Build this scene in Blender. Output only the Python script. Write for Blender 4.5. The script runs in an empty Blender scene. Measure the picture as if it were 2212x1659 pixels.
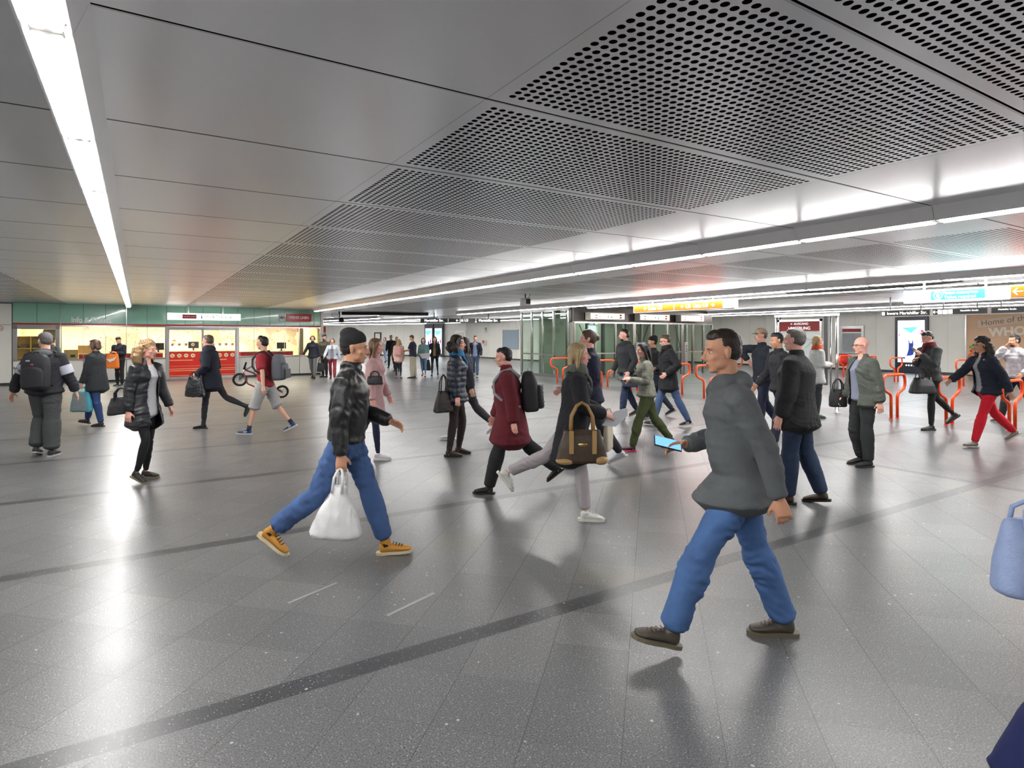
import bpy, bmesh, math, random
import numpy as np
from mathutils import Vector, Matrix

# ------------------------------------------------------------------ frame, camera, light
F, CAM_Z, HOR, CX = 1298.0, 1.68, 728.0, 1106.0
AZ = math.atan(809 / 1298)
FX, FY, RX, RY = math.sin(AZ), math.cos(AZ), math.cos(AZ), -math.sin(AZ)
sc = bpy.context.scene
COL = sc.collection
cam_d = bpy.data.cameras.new('camera')
cam = bpy.data.objects.new('camera', cam_d)
COL.objects.link(cam)
cam_d.sensor_width = 36.0
cam_d.lens = 36.0 * F / 2212.0
cam_d.shift_y = -(829.5 - HOR) / 2212.0
cam_d.clip_start = 0.05
cam_d.clip_end = 200
cam.location = (0, 0, CAM_Z)
cam.rotation_euler = (math.pi / 2, 0, -AZ)
sc.camera = cam
sc.view_settings.view_transform = 'Standard'
sc.view_settings.look = 'None'
sc.view_settings.gamma = 1
sc.view_settings.use_curve_mapping = False
sc.view_settings.exposure = 1.9
world = bpy.data.worlds.new('world')
sc.world = world
world.use_nodes = True
world.node_tree.nodes['Background'].inputs[0].default_value = (0.75, 0.8, 1.0, 1)
world.node_tree.nodes['Background'].inputs[1].default_value = 0.25
sc.cycles.max_bounces = 6
sc.cycles.diffuse_bounces = 3
sc.cycles.adaptive_threshold = 0.015
sc.cycles.glossy_bounces = 4
sc.cycles.transmission_bounces = 4
sc.cycles.transparent_max_bounces = 12
sc.cycles.sample_clamp_indirect = 6.0
sc.cycles.caustics_reflective = False
sc.cycles.caustics_refractive = False
TUBE_LIGHT = 17.0
SIGN_LIGHT = 2.2

CEIL = 2.89


def P(u, v, z=0.0):
    """the point at height z that the photograph shows at pixel (u, v)"""
    d = F * (CAM_Z - z) / (v - HOR)
    l = (u - CX) / F * d
    return Vector((d * FX + l * RX, d * FY + l * RY, z))


def ray(u):
    l = (u - CX) / F
    return FX + l * RX, FY + l * RY


def on_x(u, X):
    dx, dy = ray(u)
    return dy * X / dx


def on_y(u, Y):
    dx, dy = ray(u)
    return dx * Y / dy


# ------------------------------------------------------------------ materials
class NT:
    def __init__(s, m):
        s.t = m.node_tree
        s.n = s.t.nodes
        s.l = s.t.links

    def node(s, ty, **kw):
        n = s.n.new(ty)
        for k, v in kw.items():
            setattr(n, k, v)
        return n

    def put(s, sock, v):
        if hasattr(v, 'is_output') or isinstance(v, bpy.types.NodeSocket):
            s.l.new(v, sock)
        else:
            sock.default_value = v

    def m(s, op, a, b=None, c=None):
        n = s.node('ShaderNodeMath', operation=op)
        s.put(n.inputs[0], a)
        if b is not None:
            s.put(n.inputs[1], b)
        if c is not None:
            s.put(n.inputs[2], c)
        return n.outputs[0]

    def mix(s, f, a, b):
        n = s.node('ShaderNodeMix', data_type='RGBA')
        s.put(n.inputs[0], f)
        s.put(n.inputs[6], a)
        s.put(n.inputs[7], b)
        return n.outputs[2]

    def noise(s, scale, detail=2, vec=None, rough=0.5):
        n = s.node('ShaderNodeTexNoise')
        n.inputs['Scale'].default_value = scale
        n.inputs['Detail'].default_value = detail
        n.inputs['Roughness'].default_value = rough
        if vec is not None:
            s.l.new(vec, n.inputs['Vector'])
        return n.outputs['Fac']

    def bump(s, h, strength=0.3, dist=0.01):
        n = s.node('ShaderNodeBump')
        n.inputs['Strength'].default_value = strength
        n.inputs['Distance'].default_value = dist
        s.l.new(h, n.inputs['Height'])
        return n.outputs[0]


def c4(c):
    return (c[0], c[1], c[2], 1.0)


def srgb(r, g, b):
    return tuple(((x / 255) / 12.92 if x / 255 <= 0.04045 else ((x / 255 + 0.055) / 1.055) ** 2.4) for x in (r, g, b))


MATS = {}


def mat(name, color, rough=0.6, metal=0.0, emit=0.0, noise=0.0, nscale=20.0, bump=0.0, bscale=60.0, ecol=None, spec=0.5, coat=0.0, sheen=0.0):
    if name in MATS:
        return MATS[name]
    m = bpy.data.materials.new(name)
    m.use_nodes = True
    t = NT(m)
    b = t.n['Principled BSDF']
    b.inputs['Roughness'].default_value = rough
    b.inputs['Metallic'].default_value = metal
    b.inputs['Specular IOR Level'].default_value = spec
    b.inputs['Coat Weight'].default_value = coat
    b.inputs['Sheen Weight'].default_value = sheen
    b.inputs['Base Color'].default_value = c4(color)
    if noise or bump:
        tc = t.node('ShaderNodeTexCoord').outputs['Object']
    if noise:
        f = t.noise(nscale, 4, tc)
        lo = tuple(x * (1 - noise) for x in color)
        hi = tuple(min(1, x * (1 + noise)) for x in color)
        t.l.new(t.mix(f, c4(lo), c4(hi)), b.inputs['Base Color'])
    if bump:
        t.l.new(t.bump(t.noise(bscale, 3, tc), bump, 0.01), b.inputs['Normal'])
    if emit:
        b.inputs['Emission Color'].default_value = c4(ecol or color)
        b.inputs['Emission Strength'].default_value = emit
    MATS[name] = m
    return m


def glass_mat(name, tint=(0.93, 0.97, 0.95), refl=1.0):
    if name in MATS:
        return MATS[name]
    m = bpy.data.materials.new(name)
    m.use_nodes = True
    t = NT(m)
    t.n.remove(t.n['Principled BSDF'])
    tr = t.node('ShaderNodeBsdfTransparent')
    tr.inputs[0].default_value = c4(tint)
    gl = t.node('ShaderNodeBsdfGlossy')
    gl.inputs['Roughness'].default_value = 0.02
    lw = t.node('ShaderNodeLayerWeight')
    lw.inputs[0].default_value = 0.5
    fres = t.m('ADD', 0.03, t.m('MULTIPLY', t.m('POWER', lw.outputs['Facing'], 4.0), 0.8))
    ms = t.node('ShaderNodeMixShader')
    t.l.new(t.m('MULTIPLY', fres, refl), ms.inputs[0])
    t.l.new(tr.outputs[0], ms.inputs[1])
    t.l.new(gl.outputs[0], ms.inputs[2])
    t.l.new(ms.outputs[0], t.n['Material Output'].inputs[0])
    MATS[name] = m
    return m


def floor_mat():
    m = bpy.data.materials.new('polished_granite')
    m.use_nodes = True
    t = NT(m)
    b = t.n['Principled BSDF']
    pos = t.node('ShaderNodeNewGeometry').outputs['Position']
    sep = t.node('ShaderNodeSeparateXYZ')
    t.l.new(pos, sep.inputs[0])
    X, Y = sep.outputs[0], sep.outputs[1]
    by = t.m('ABSOLUTE', t.m('SUBTRACT', t.m('FLOORED_MODULO', t.m('ADD', Y, -2.995 + 1.21), 2.42), 1.21))
    by = t.m('LESS_THAN', by, 0.066)
    bx = t.m('LESS_THAN', t.m('ABSOLUTE', t.m('SUBTRACT', X, 8.2)), 0.066)
    bg = t.m('LESS_THAN', t.m('ABSOLUTE', t.m('SUBTRACT', X, 13.25)), 0.62)
    band = t.m('MAXIMUM', t.m('MAXIMUM', by, bx), bg)
    a = t.m('DIVIDE', t.m('ADD', t.m('SUBTRACT', X, Y), 0.165), 0.578)
    c = t.m('DIVIDE', t.m('ADD', X, Y), 0.578)

    def near(q):
        fr = t.m('FRACT', t.m('ADD', q, 0.5))
        return t.m('ABSOLUTE', t.m('SUBTRACT', fr, 0.5))
    joint = t.m('LESS_THAN', near(a), 0.0042)
    joint2 = t.m('LESS_THAN', near(c), 0.0030)
    jd = t.m('MAXIMUM', t.m('MULTIPLY', joint, 0.6), t.m('MULTIPLY', joint2, 0.4))
    jd = t.m('MULTIPLY', jd, t.m('SUBTRACT', 1.0, band))
    comb = t.node('ShaderNodeCombineXYZ')
    t.l.new(t.m('FLOOR', a), comb.inputs[0])
    t.l.new(t.m('FLOOR', c), comb.inputs[1])
    wn = t.node('ShaderNodeTexWhiteNoise', noise_dimensions='2D')
    t.l.new(comb.outputs[0], wn.inputs[0])
    tone = wn.outputs[0]
    base = t.mix(t.m('POWER', tone, 1.6), c4((0.120, 0.121, 0.124)), c4((0.158, 0.158, 0.161)))
    warm = t.m('GREATER_THAN', tone, 0.965)
    base = t.mix(t.m('MULTIPLY', warm, 0.8), base, c4((0.15, 0.14, 0.12)))
    base = t.mix(band, base, c4((0.055, 0.056, 0.060)))
    # crystals in the granite
    fine = t.noise(130, 3, pos, 0.75)
    fine = t.m('MULTIPLY', t.m('SUBTRACT', fine, 0.5), 4.6)
    hsv = t.node('ShaderNodeHueSaturation')
    t.l.new(base, hsv.inputs['Color'])
    t.l.new(t.m('ADD', 1.0, fine), hsv.inputs['Value'])
    base = hsv.outputs[0]
    vo = t.node('ShaderNodeTexVoronoi')
    vo.inputs['Scale'].default_value = 75
    t.l.new(pos, vo.inputs['Vector'])
    sepc = t.node('ShaderNodeSeparateColor')
    t.l.new(vo.outputs['Color'], sepc.inputs[0])
    fleck = t.m('MULTIPLY', t.m('LESS_THAN', vo.outputs['Distance'], 0.26), t.m('GREATER_THAN', sepc.outputs[0], 0.72))
    base = t.mix(t.m('MULTIPLY', fleck, 0.5), base, c4((0.48, 0.48, 0.48)))
    vo2 = t.node('ShaderNodeTexVoronoi')
    vo2.inputs['Scale'].default_value = 22
    t.l.new(pos, vo2.inputs['Vector'])
    sep2 = t.node('ShaderNodeSeparateColor')
    t.l.new(vo2.outputs['Color'], sep2.inputs[0])
    big = t.m('MULTIPLY', t.m('LESS_THAN', vo2.outputs['Distance'], 0.16), t.m('GREATER_THAN', sep2.outputs[1], 0.96))
    base = t.mix(t.m('MULTIPLY', big, 0.7), base, c4((0.6, 0.6, 0.58)))
    base = t.mix(jd, base, c4((0.03, 0.03, 0.03)))
    t.l.new(base, b.inputs['Base Color'])
    r = t.noise(1.1, 4, pos)
    rr = t.m('ADD', t.m('ADD', 0.277, t.m('MULTIPLY', r, 0.08)), t.m('MULTIPLY', jd, 0.4))
    t.l.new(rr, b.inputs['Roughness'])
    b.inputs['Specular IOR Level'].default_value = 0.5
    hn = t.m('ADD', t.m('MULTIPLY', t.noise(140, 2, pos), 0.5), t.m('MULTIPLY', t.noise(9, 2, pos), 1.0))
    hn = t.m('SUBTRACT', hn, t.m('MULTIPLY', jd, 1.5))
    t.l.new(t.bump(hn, 0.2, 0.0022), b.inputs['Normal'])
    return m


def ceiling_mat():
    m = bpy.data.materials.new('aluminium_ceiling_panels')
    m.use_nodes = True
    t = NT(m)
    b = t.n['Principled BSDF']
    pos = t.node('ShaderNodeNewGeometry').outputs['Position']
    sep = t.node('ShaderNodeSeparateXYZ')
    t.l.new(pos, sep.inputs[0])
    X, Y = sep.outputs[0], sep.outputs[1]
    py = t.m('FLOORED_MODULO', t.m('SUBTRACT', Y, 1.29), 1.36)      # 0..1.36 inside a panel
    seam = t.m('LESS_THAN', py, 0.013)
    lip = t.m('LESS_THAN', t.m('ABSOLUTE', t.m('SUBTRACT', py, 0.020)), 0.006)
    px = t.m('FLOORED_MODULO', t.m('SUBTRACT', X, 1.50), 6.6)       # perforated 0..2.98
    inx = t.m('MULTIPLY', t.m('GREATER_THAN', px, 0.075), t.m('LESS_THAN', px, 2.94))
    iny = t.m('MULTIPLY', t.m('GREATER_THAN', py, 0.075), t.m('LESS_THAN', py, 1.300))
    lim = t.m('MULTIPLY', t.m('LESS_THAN', X, 24.0), t.m('LESS_THAN', Y, 40.0))
    zone = t.m('MULTIPLY', t.m('MULTIPLY', inx, iny), lim)
    PX_, PY_ = 2.865 / 54, 1.225 / 23
    hx = t.m('SUBTRACT', t.m('FRACT', t.m('DIVIDE', t.m('SUBTRACT', px, 0.075), PX_)), 0.5)
    hy = t.m('SUBTRACT', t.m('FRACT', t.m('DIVIDE', t.m('SUBTRACT', py, 0.075), PY_)), 0.5)
    rad = t.m('SQRT', t.m('ADD', t.m('MULTIPLY', hx, hx), t.m('MULTIPLY', hy, hy)))
    hole = t.m('MULTIPLY', t.m('LESS_THAN', rad, 0.335), zone)
    xs = t.m('LESS_THAN', t.m('ABSOLUTE', t.m('SUBTRACT', px, 0.003)), 0.003)
    xs = t.m('MAXIMUM', xs, t.m('LESS_THAN', t.m('ABSOLUTE', t.m('SUBTRACT', px, 2.99)), 0.003))
    dark = t.m('MAXIMUM', t.m('MAXIMUM', hole, seam), t.m('MULTIPLY', xs, 0.35))
    pid = t.m('FLOOR', t.m('DIVIDE', t.m('SUBTRACT', Y, 1.29), 1.36))
    wn = t.node('ShaderNodeTexWhiteNoise', noise_dimensions='1D')
    t.l.new(pid, wn.inputs['W'])
    big = t.noise(0.5, 3, pos)
    col = t.mix(big, c4((0.85, 0.855, 0.885)), c4((0.93, 0.935, 0.965)))
    col = t.mix(t.m('MULTIPLY', lip, 0.5), col, c4((0.35, 0.34, 0.32)))
    col = t.mix(dark, col, c4((0.006, 0.006, 0.006)))
    t.l.new(col, b.inputs['Base Color'])
    t.l.new(t.m('SUBTRACT', 0.5, t.m('MULTIPLY', dark, 0.5)), b.inputs['Metallic'])
    t.l.new(t.m('MULTIPLY', t.m('SUBTRACT', 1.0, dark), 0.5), b.inputs['Specular IOR Level'])
    t.l.new(t.m('ADD', 0.28, t.m('ADD', t.m('MULTIPLY', wn.outputs[0], 0.05), t.m('MULTIPLY', dark, 0.5))), b.inputs['Roughness'])
    t.l.new(t.bump(t.noise(0.9, 2, pos), 0.25, 0.012), b.inputs['Normal'])
    return m


WHITE = mat('white_paint', srgb(205, 203, 196), 0.5, noise=0.04, nscale=3)
CREAM = mat('cream_enamel_panel', srgb(230, 228, 220), 0.25, noise=0.05, nscale=2)
CHROME = mat('polished_steel', (0.62, 0.62, 0.62), 0.16, 1.0)
STEEL = mat('brushed_steel', (0.5, 0.5, 0.5), 0.32, 1.0, noise=0.1, nscale=30)
DARKSTEEL = mat('dark_steel', (0.12, 0.12, 0.125), 0.35, 0.8)
BLACK = mat('black_plastic', (0.012, 0.012, 0.013), 0.4)
GREYPL = mat('grey_painted_metal', (0.88, 0.88, 0.9), 0.4, 0.4)
TUBE = mat('lit_fluorescent_tube', (1, 1, 1), 0.5, emit=TUBE_LIGHT, ecol=(1.0, 0.985, 0.96))
REFLECTOR = mat('white_reflector', (0.85, 0.85, 0.85), 0.4, 0.0)
GREENGL = mat('green_enamel_panel', srgb(146, 196, 174), 0.16, noise=0.06, nscale=1.5, coat=0.3)
RED = mat('red_enamel', srgb(196, 24, 34), 0.3)
ORANGE = mat('orange_powder_coat', srgb(240, 78, 22), 0.3, noise=0.06, nscale=8)
PLINTH = mat('dark_plinth', (0.035, 0.035, 0.037), 0.4)
GLASS = glass_mat('clear_glass')
GREENG = glass_mat('greenish_glass', (0.84, 0.92, 0.87), 1.3)


# ------------------------------------------------------------------ helpers
def tag(o, label=None, cat=None, group=None, kind=None):
    if label:
        o['label'] = label
    if cat:
        o['category'] = cat
    if group:
        o['group'] = group
    if kind:
        o['kind'] = kind
    return o


def empty(name, loc=(0, 0, 0), rz=0.0, label=None, cat=None, group=None):
    o = bpy.data.objects.new(name, None)
    o.empty_display_size = 0.1
    o.location = loc
    o.rotation_euler = (0, 0, rz)
    COL.objects.link(o)
    return tag(o, label, cat, group)


class MB:
    def __init__(s):
        s.bm = bmesh.new()
        s.mi = 0

    def box(s, lo, hi, bev=0.0, mi=0, M=None):
        lo, hi = Vector(lo), Vector(hi)
        r = bmesh.ops.create_cube(s.bm, size=1.0)
        vs = r['verts']
        c, d = (lo + hi) / 2, hi - lo
        for v in vs:
            v.co = Vector((v.co.x * d.x, v.co.y * d.y, v.co.z * d.z)) + c
        fs = set(f for v in vs for f in v.link_faces)
        if bev:
            es = list(set(e for v in vs for e in v.link_edges))
            rr = bmesh.ops.bevel(s.bm, geom=es, offset=bev, segments=2, affect='EDGES', profile=0.6)
            fs = set(rr['faces']) | set(f for f in fs if f.is_valid)
            vs = list(set(v for f in fs for v in f.verts))
        for f in fs:
            f.material_index = mi
        if M is not None:
            for v in set(v for f in fs for v in f.verts):
                v.co = M @ v.co
        return s

    def cyl(s, p0, p1, r0, r1=None, n=12, mi=0, cap=True):
        r1 = r0 if r1 is None else r1
        p0, p1 = Vector(p0), Vector(p1)
        s.tube([p0, p1], [r0, r1], n, mi, cap)
        return s

    def tube(s, pts, rad, n=10, mi=0, cap=True, closed=False):
        pts = [Vector(p) for p in pts]
        if not hasattr(rad, '__len__'):
            rad = [rad] * len(pts)
        rings = []
        up = Vector((0, 0, 1))
        N = len(pts)
        prev = None
        for i, p in enumerate(pts):
            if closed:
                d = pts[(i + 1) % N] - pts[i - 1]
            else:
                d = pts[min(i + 1, N - 1)] - pts[max(i - 1, 0)]
            d.normalize()
            if prev is None:
                a = d.cross(up) if abs(d.dot(up)) < 0.95 else d.cross(Vector((1, 0, 0)))
            else:
                a = prev - d * prev.dot(d)
            a.normalize()
            prev = a
            b = d.cross(a)
            rings.append([s.bm.verts.new(p + (a * math.cos(2 * math.pi * k / n) + b * math.sin(2 * math.pi * k / n)) * rad[i]) for k in range(n)])
        M = N if closed else N - 1
        for i in range(M):
            r0, r1 = rings[i], rings[(i + 1) % N]
            for k in range(n):
                f = s.bm.faces.new((r0[k], r0[(k + 1) % n], r1[(k + 1) % n], r1[k]))
                f.material_index = mi
                f.smooth = True
        if cap and not closed:
            f = s.bm.faces.new(list(reversed(rings[0])))
            f.material_index = mi
            f = s.bm.faces.new(rings[-1])
            f.material_index = mi
        return s

    def ell(s, c, r, mi=0, M=None, seg=14):
        res = bmesh.ops.create_uvsphere(s.bm, u_segments=seg, v_segments=max(6, seg * 2 // 3), radius=1.0)
        for v in res['verts']:
            q = Vector((v.co.x * r[0], v.co.y * r[1], v.co.z * r[2]))
            v.co = (M @ q if M is not None else q) + Vector(c)
        for f in set(f for v in res['verts'] for f in v.link_faces):
            f.material_index = mi
            f.smooth = True
        return s

    def prism(s, pts2, d0, d1, ax='y', mi=0):
        """polygon in the plane square to ax, pulled from d0 to d1"""
        def v3(p, d):
            return {'y': (p[0], d, p[1]), 'x': (d, p[0], p[1]), 'z': (p[0], p[1], d)}[ax]
        a = [s.bm.verts.new(v3(p, d0)) for p in pts2]
        b = [s.bm.verts.new(v3(p, d1)) for p in pts2]
        n = len(a)
        fs = [s.bm.faces.new(a), s.bm.faces.new(list(reversed(b)))]
        for k in range(n):
            fs.append(s.bm.faces.new((a[k], b[k], b[(k + 1) % n], a[(k + 1) % n])))
        for f in fs:
            f.material_index = mi
        return s

    def build(s, name, mats, parent=None, smooth=False, loc=None, rz=0.0):
        bmesh.ops.recalc_face_normals(s.bm, faces=s.bm.faces)
        me = bpy.data.meshes.new(name)
        s.bm.to_mesh(me)
        s.bm.free()
        if not isinstance(mats, (list, tuple)):
            mats = [mats]
        for m in mats:
            me.materials.append(m)
        if smooth:
            me.polygons.foreach_set('use_smooth', [True] * len(me.polygons))
        o = bpy.data.objects.new(name, me)
        COL.objects.link(o)
        if parent is not None:
            o.parent = parent
        if loc is not None:
            o.location = loc
            o.rotation_euler = (0, 0, rz)
        return o


def box(name, lo, hi, m, parent=None, bev=0.0):
    return MB().box(lo, hi, bev).build(name, m, parent)


TXT = bpy.data.scenes.new('type')


def text(name, body, size, m, loc, rz=0.0, parent=None, align='CENTER', sx=1.0, depth=0.002, sp=1.0, shear=0.0, bold=0.0):
    cu = bpy.data.curves.new(name, 'FONT')
    cu.body = body
    cu.size = size
    cu.extrude = depth
    cu.align_x = align
    cu.align_y = 'CENTER'
    cu.shear = shear
    cu.offset = bold * size
    cu.resolution_u = 3
    t_ = bpy.data.objects.new('type', cu)
    TXT.collection.objects.link(t_)
    TXT.view_layers[0].update()
    me = bpy.data.meshes.new_from_object(t_.evaluated_get(TXT.view_layers[0].depsgraph))
    bpy.data.objects.remove(t_)
    bpy.data.curves.remove(cu)
    me.name = name
    me.transform(Matrix.Diagonal((sx, 1, 1, 1)))
    me.materials.clear()
    me.materials.append(m)
    o = bpy.data.objects.new(name, me)
    COL.objects.link(o)
    o.location = loc
    o.rotation_euler = (math.pi / 2, 0, rz)
    if parent is not None:
        o.parent = parent
    return o


def copy_tree(o, parent=None):
    c = o.copy()
    COL.objects.link(c)
    c.parent = parent
    for ch in [x for x in o.children]:
        copy_tree(ch, c)
    return c


def struct(o):
    o['kind'] = 'structure'
    return o


# ------------------------------------------------------------------ shell
struct(box('floor', (-14, -8, -0.2), (40, 78, 0.0), floor_mat()))
struct(box('ceiling', (-14, -8, CEIL), (40, 78, CEIL + 0.2), ceiling_mat()))
# walls behind the viewer and beside him close the hall
struct(box('wall_south', (-14.2, -8.2, 0), (40, -8.0, CEIL), CREAM))
struct(box('wall_west', (-14.2, -8, 0), (-14.0, 78, CEIL), CREAM))

WA = Vector((-3.71, 26.96, 0))
WB = Vector((6.99, 27.56, 0))
WD = (WB - WA).normalized()
WN = Vector((WD.y, -WD.x, 0))          # faces the viewer
WR = math.atan2(WD.y, WD.x)
WM = Matrix.Translation(WA) @ Matrix.Rotation(WR, 4, 'Z')   # local x along the wall, -y to the viewer


def s_of(u, off=0.0):
    dx, dy = ray(u)
    # (t*dx, t*dy) = WA + s*WD + off*WN
    ox, oy = WA.x + off * WN.x, WA.y + off * WN.y
    det = dx * (-WD.y) + WD.x * dy
    t = (ox * (-WD.y) + WD.x * oy) / det
    return (t * dx - ox) * WD.x + (t * dy - oy) * WD.y


def wall_root(name, lo, hi, m, parent=None, bev=0.0):
    o = MB().box(lo, hi, bev).build(name, m, parent)
    if parent is None:
        o.matrix_world = WM
    return o


SEAMS = [s_of(u) for u in (27, 79.5, 130.6, 180, 228, 273, 318, 360, 400, 439, 477, 513, 549, 583, 615, 647, 678, 692)]
S_L1, S_L2, S_D0, S_D1, S_END = s_of(27), s_of(131), s_of(360), s_of(513), s_of(693)
SILL, HEAD = 0.86, 2.09
# lower cream panels with real joints
mb = MB()
for a, b in ((S_L1, s_of(80)), (s_of(80), S_L2), (S_L2, s_of(180)), (s_of(180), s_of(273)), (s_of(273), S_D0)):
    mb.box((a + 0.01, 0, 0.07), (b - 0.01, 0.12, SILL - 0.03), 0.004)
for a, b in zip([S_D1, s_of(549), s_of(583), s_of(615), s_of(647), s_of(678)], [s_of(549), s_of(583), s_of(615), s_of(647), s_of(678), S_END]):
    mb.box((a + 0.01, 0, 0.07), (b - 0.01, 0.12, SILL - 0.03), 0.004)
o = mb.build('wall_north', CREAM); o.matrix_world = WM; struct(o)
mb = MB()
mb.box((S_L1, 0.03, 0), (S_D0, 0.16, 0.8)); mb.box((S_D1, 0.03, 0), (S_END, 0.16, 0.8))
o = mb.build('baseboard_north', PLINTH); o.matrix_world = WM; struct(o)
# cream wall left of the shop and its joint
mb = MB()
mb.box((-1.3, -0.03, 0.09), (S_L1 - 0.02, 0.2, 2.10), 0.004)
mb.box((-1.3, -0.03, 2.11), (S_L1 - 0.02, 0.2, 2.84), 0.004)
mb.box((-9.8, -0.03, 0.09), (-1.32, 0.2, 2.84), 0.004)
o = mb.build('wall_northwest', CREAM); o.matrix_world = WM; struct(o)
o = wall_root('baseboard_northwest', (-9.8, 0.0, 0), (S_L1, 0.22, 2.86), PLINTH); struct(o)
# green fascia, panel by panel in one wall
mb = MB()
for a, b in zip(SEAMS[:-1], SEAMS[1:]):
    if b < s_of(359) or a > s_of(512.0):
        mb.box((a + 0.006, 0, 2.175), (b - 0.006, 0.1, 2.885), 0.003)
    else:
        mb.box((a + 0.006, 0.0, 2.175), (b - 0.006, 0.1, 2.885), 0.003)
o = mb.build('wall_fascia', GREENGL); o.matrix_world = WM; struct(o)
struct(wall_root('trim_1', (S_L1, 0.02, 2.09), (S_END, 0.12, 2.89), DARKSTEEL))
mb = MB()
for a, b in zip(SEAMS[:-1], SEAMS[1:]):
    mb.box((a + 0.012, -0.012, 2.125), (b - 0.012, 0.04, 2.17))
o = mb.build('trim_2', RED); o.matrix_world = WM; struct(o)
# bright joint strips of the fascia
mb = MB()
for a in (SEAMS[2], SEAMS[5]):
    mb.box((a - 0.012, -0.015, 2.1), (a + 0.012, 0.02, 2.88))
mb.box((S_L1, -0.02, 2.075), (S_END, 0.06, 2.115))
o = mb.build('trim_3', CHROME); o.matrix_world = WM; struct(o)
# end return of the shop block
struct(wall_root('wall_shop_end', (S_END, 0.0, 0), (S_END + 0.12, 9.0, CEIL), CREAM))

# ---- shop interior
SHOPW = bpy.data.materials.new('painted_mural_wall')
SHOPW.use_nodes = True
t = NT(SHOPW)
b = t.n['Principled BSDF']
tc = t.node('ShaderNodeTexCoord').outputs['Object']
mp = t.node('ShaderNodeMapping'); mp.inputs['Scale'].default_value = (1, 1, 1); t.l.new(tc, mp.inputs[0])
n1 = t.noise(1.1, 2, mp.outputs[0]); n2 = t.noise(2.3, 3, mp.outputs[0], 0.6)
band1 = t.m('LESS_THAN', t.m('ABSOLUTE', t.m('SUBTRACT', n2, 0.5)), 0.005)
blot = t.m('GREATER_THAN', n1, 0.56)
col = t.mix(t.m('MULTIPLY', blot, t.m('ADD', 0.15, n2)), c4(srgb(252, 240, 212)), c4(srgb(188, 172, 155)))
col = t.mix(t.m('MULTIPLY', band1, 0.7), col, c4(srgb(70, 60, 50)))
t.l.new(col, b.inputs['Base Color']); b.inputs['Roughness'].default_value = 0.6
YW = mat('cream_shop_wall', srgb(250, 225, 165), 0.5)
struct(wall_root('wall_shop_back', (S_L1, 3.4, 0), (S_END, 3.5, CEIL), SHOPW))
struct(wall_root('wall_shop_west', (S_L1 - 0.02, 0.22, 0), (S_L1 + 0.03, 3.4, CEIL), YW))
struct(wall_root('wall_shop_east', (S_END - 0.1, 0.16, 0), (S_END - 0.01, 3.4, CEIL), YW))
SHOPL = mat('lit_shop_ceiling_lamp', (1, 0.9, 0.7), 0.5, emit=6.0, ecol=(1.0, 0.90, 0.74))
struct(wall_root('ceiling_shop', (S_L1, 0.14, 2.5), (S_END, 3.4, 2.56), YW))
mats_ = []
for i in range(6):
    s0 = S_L1 + 0.5 + i * 1.75
    e = empty('shop_ceiling_lamp', WM @ Vector((s0 + 0.5, 1.6, 2.5)), WR,
              'warm ceiling lamp inside the ticket shop above its counter', 'lamp', 'warm lamps inside the ticket shop')
    MB().box((-0.6, -0.65, -0.05), (0.6, 0.65, -0.015), 0.01).build('lamp_housing', WHITE, e)
    MB().box((-0.55, -0.6, -0.06), (0.55, 0.6, -0.045)).build('diffuser', SHOPL, e)


def wthing(name, s, off, z, label, cat, group=None, rz=0):
    return empty(name, WM @ Vector((s, off, z)), WR + rz, label, cat, group)


# shop counter, red front, in three runs
for (u0, u1, lb) in ((170, 250, 'red ticket counter behind the glass left of the shop doors'), (262, 352, 'red ticket counter behind the glass just left of the doors'),
                     (520, 633, 'red ticket counter behind the glass right of the shop doors')):
    s0, s1 = s_of(u0, -0.6), s_of(u1, -0.6)
    e = wthing('ticket_counter', (s0 + s1) / 2, 0.9, 0, lb, 'counter')
    w = (s1 - s0) / 2
    MB().prism([(-w, 0.0), (w, 0.0), (w, 1.02), (-w, 1.02)], -0.3, 0.3).build('front_panel', RED, e)
    MB().box((-w - 0.02, -0.34, 1.02), (w + 0.02, 0.4, 1.06), 0.01).build('counter_top', mat('pale_counter_top', srgb(235, 215, 170), 0.3), e)
# red reception desk seen through the doors
s0, s1 = s_of(362, -1.8), s_of(516, -1.8)
e = wthing('reception_desk', (s0 + s1) / 2, 2.0, 0, 'long red reception desk with round cream discs behind the sliding doors', 'desk')
w = (s1 - s0) / 2
MB().box((-w, -0.3, 0.0), (w, 0.3, 1.05), 0.01).build('desk_body', mat('bright_red_laminate', srgb(235, 32, 24), 0.3), e)
MB().box((-w, -0.35, 1.05), (w, 0.35, 1.1), 0.01).build('desk_top', mat('pale_counter_top', (1, 1, 1)), e)
DISC = mat('cream_disc', srgb(252, 235, 190), 0.5, emit=0.0)


def small_box(name, u, off, z, dims, m, label, cat, group=None):
    s = s_of(u, -off)
    e = wthing(name, s, off, z, label, cat, group)
    MB().box((-dims[0] / 2, -dims[1] / 2, 0), (dims[0] / 2, dims[1] / 2, dims[2]), 0.006).build('body', m, e)
    return e


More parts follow.
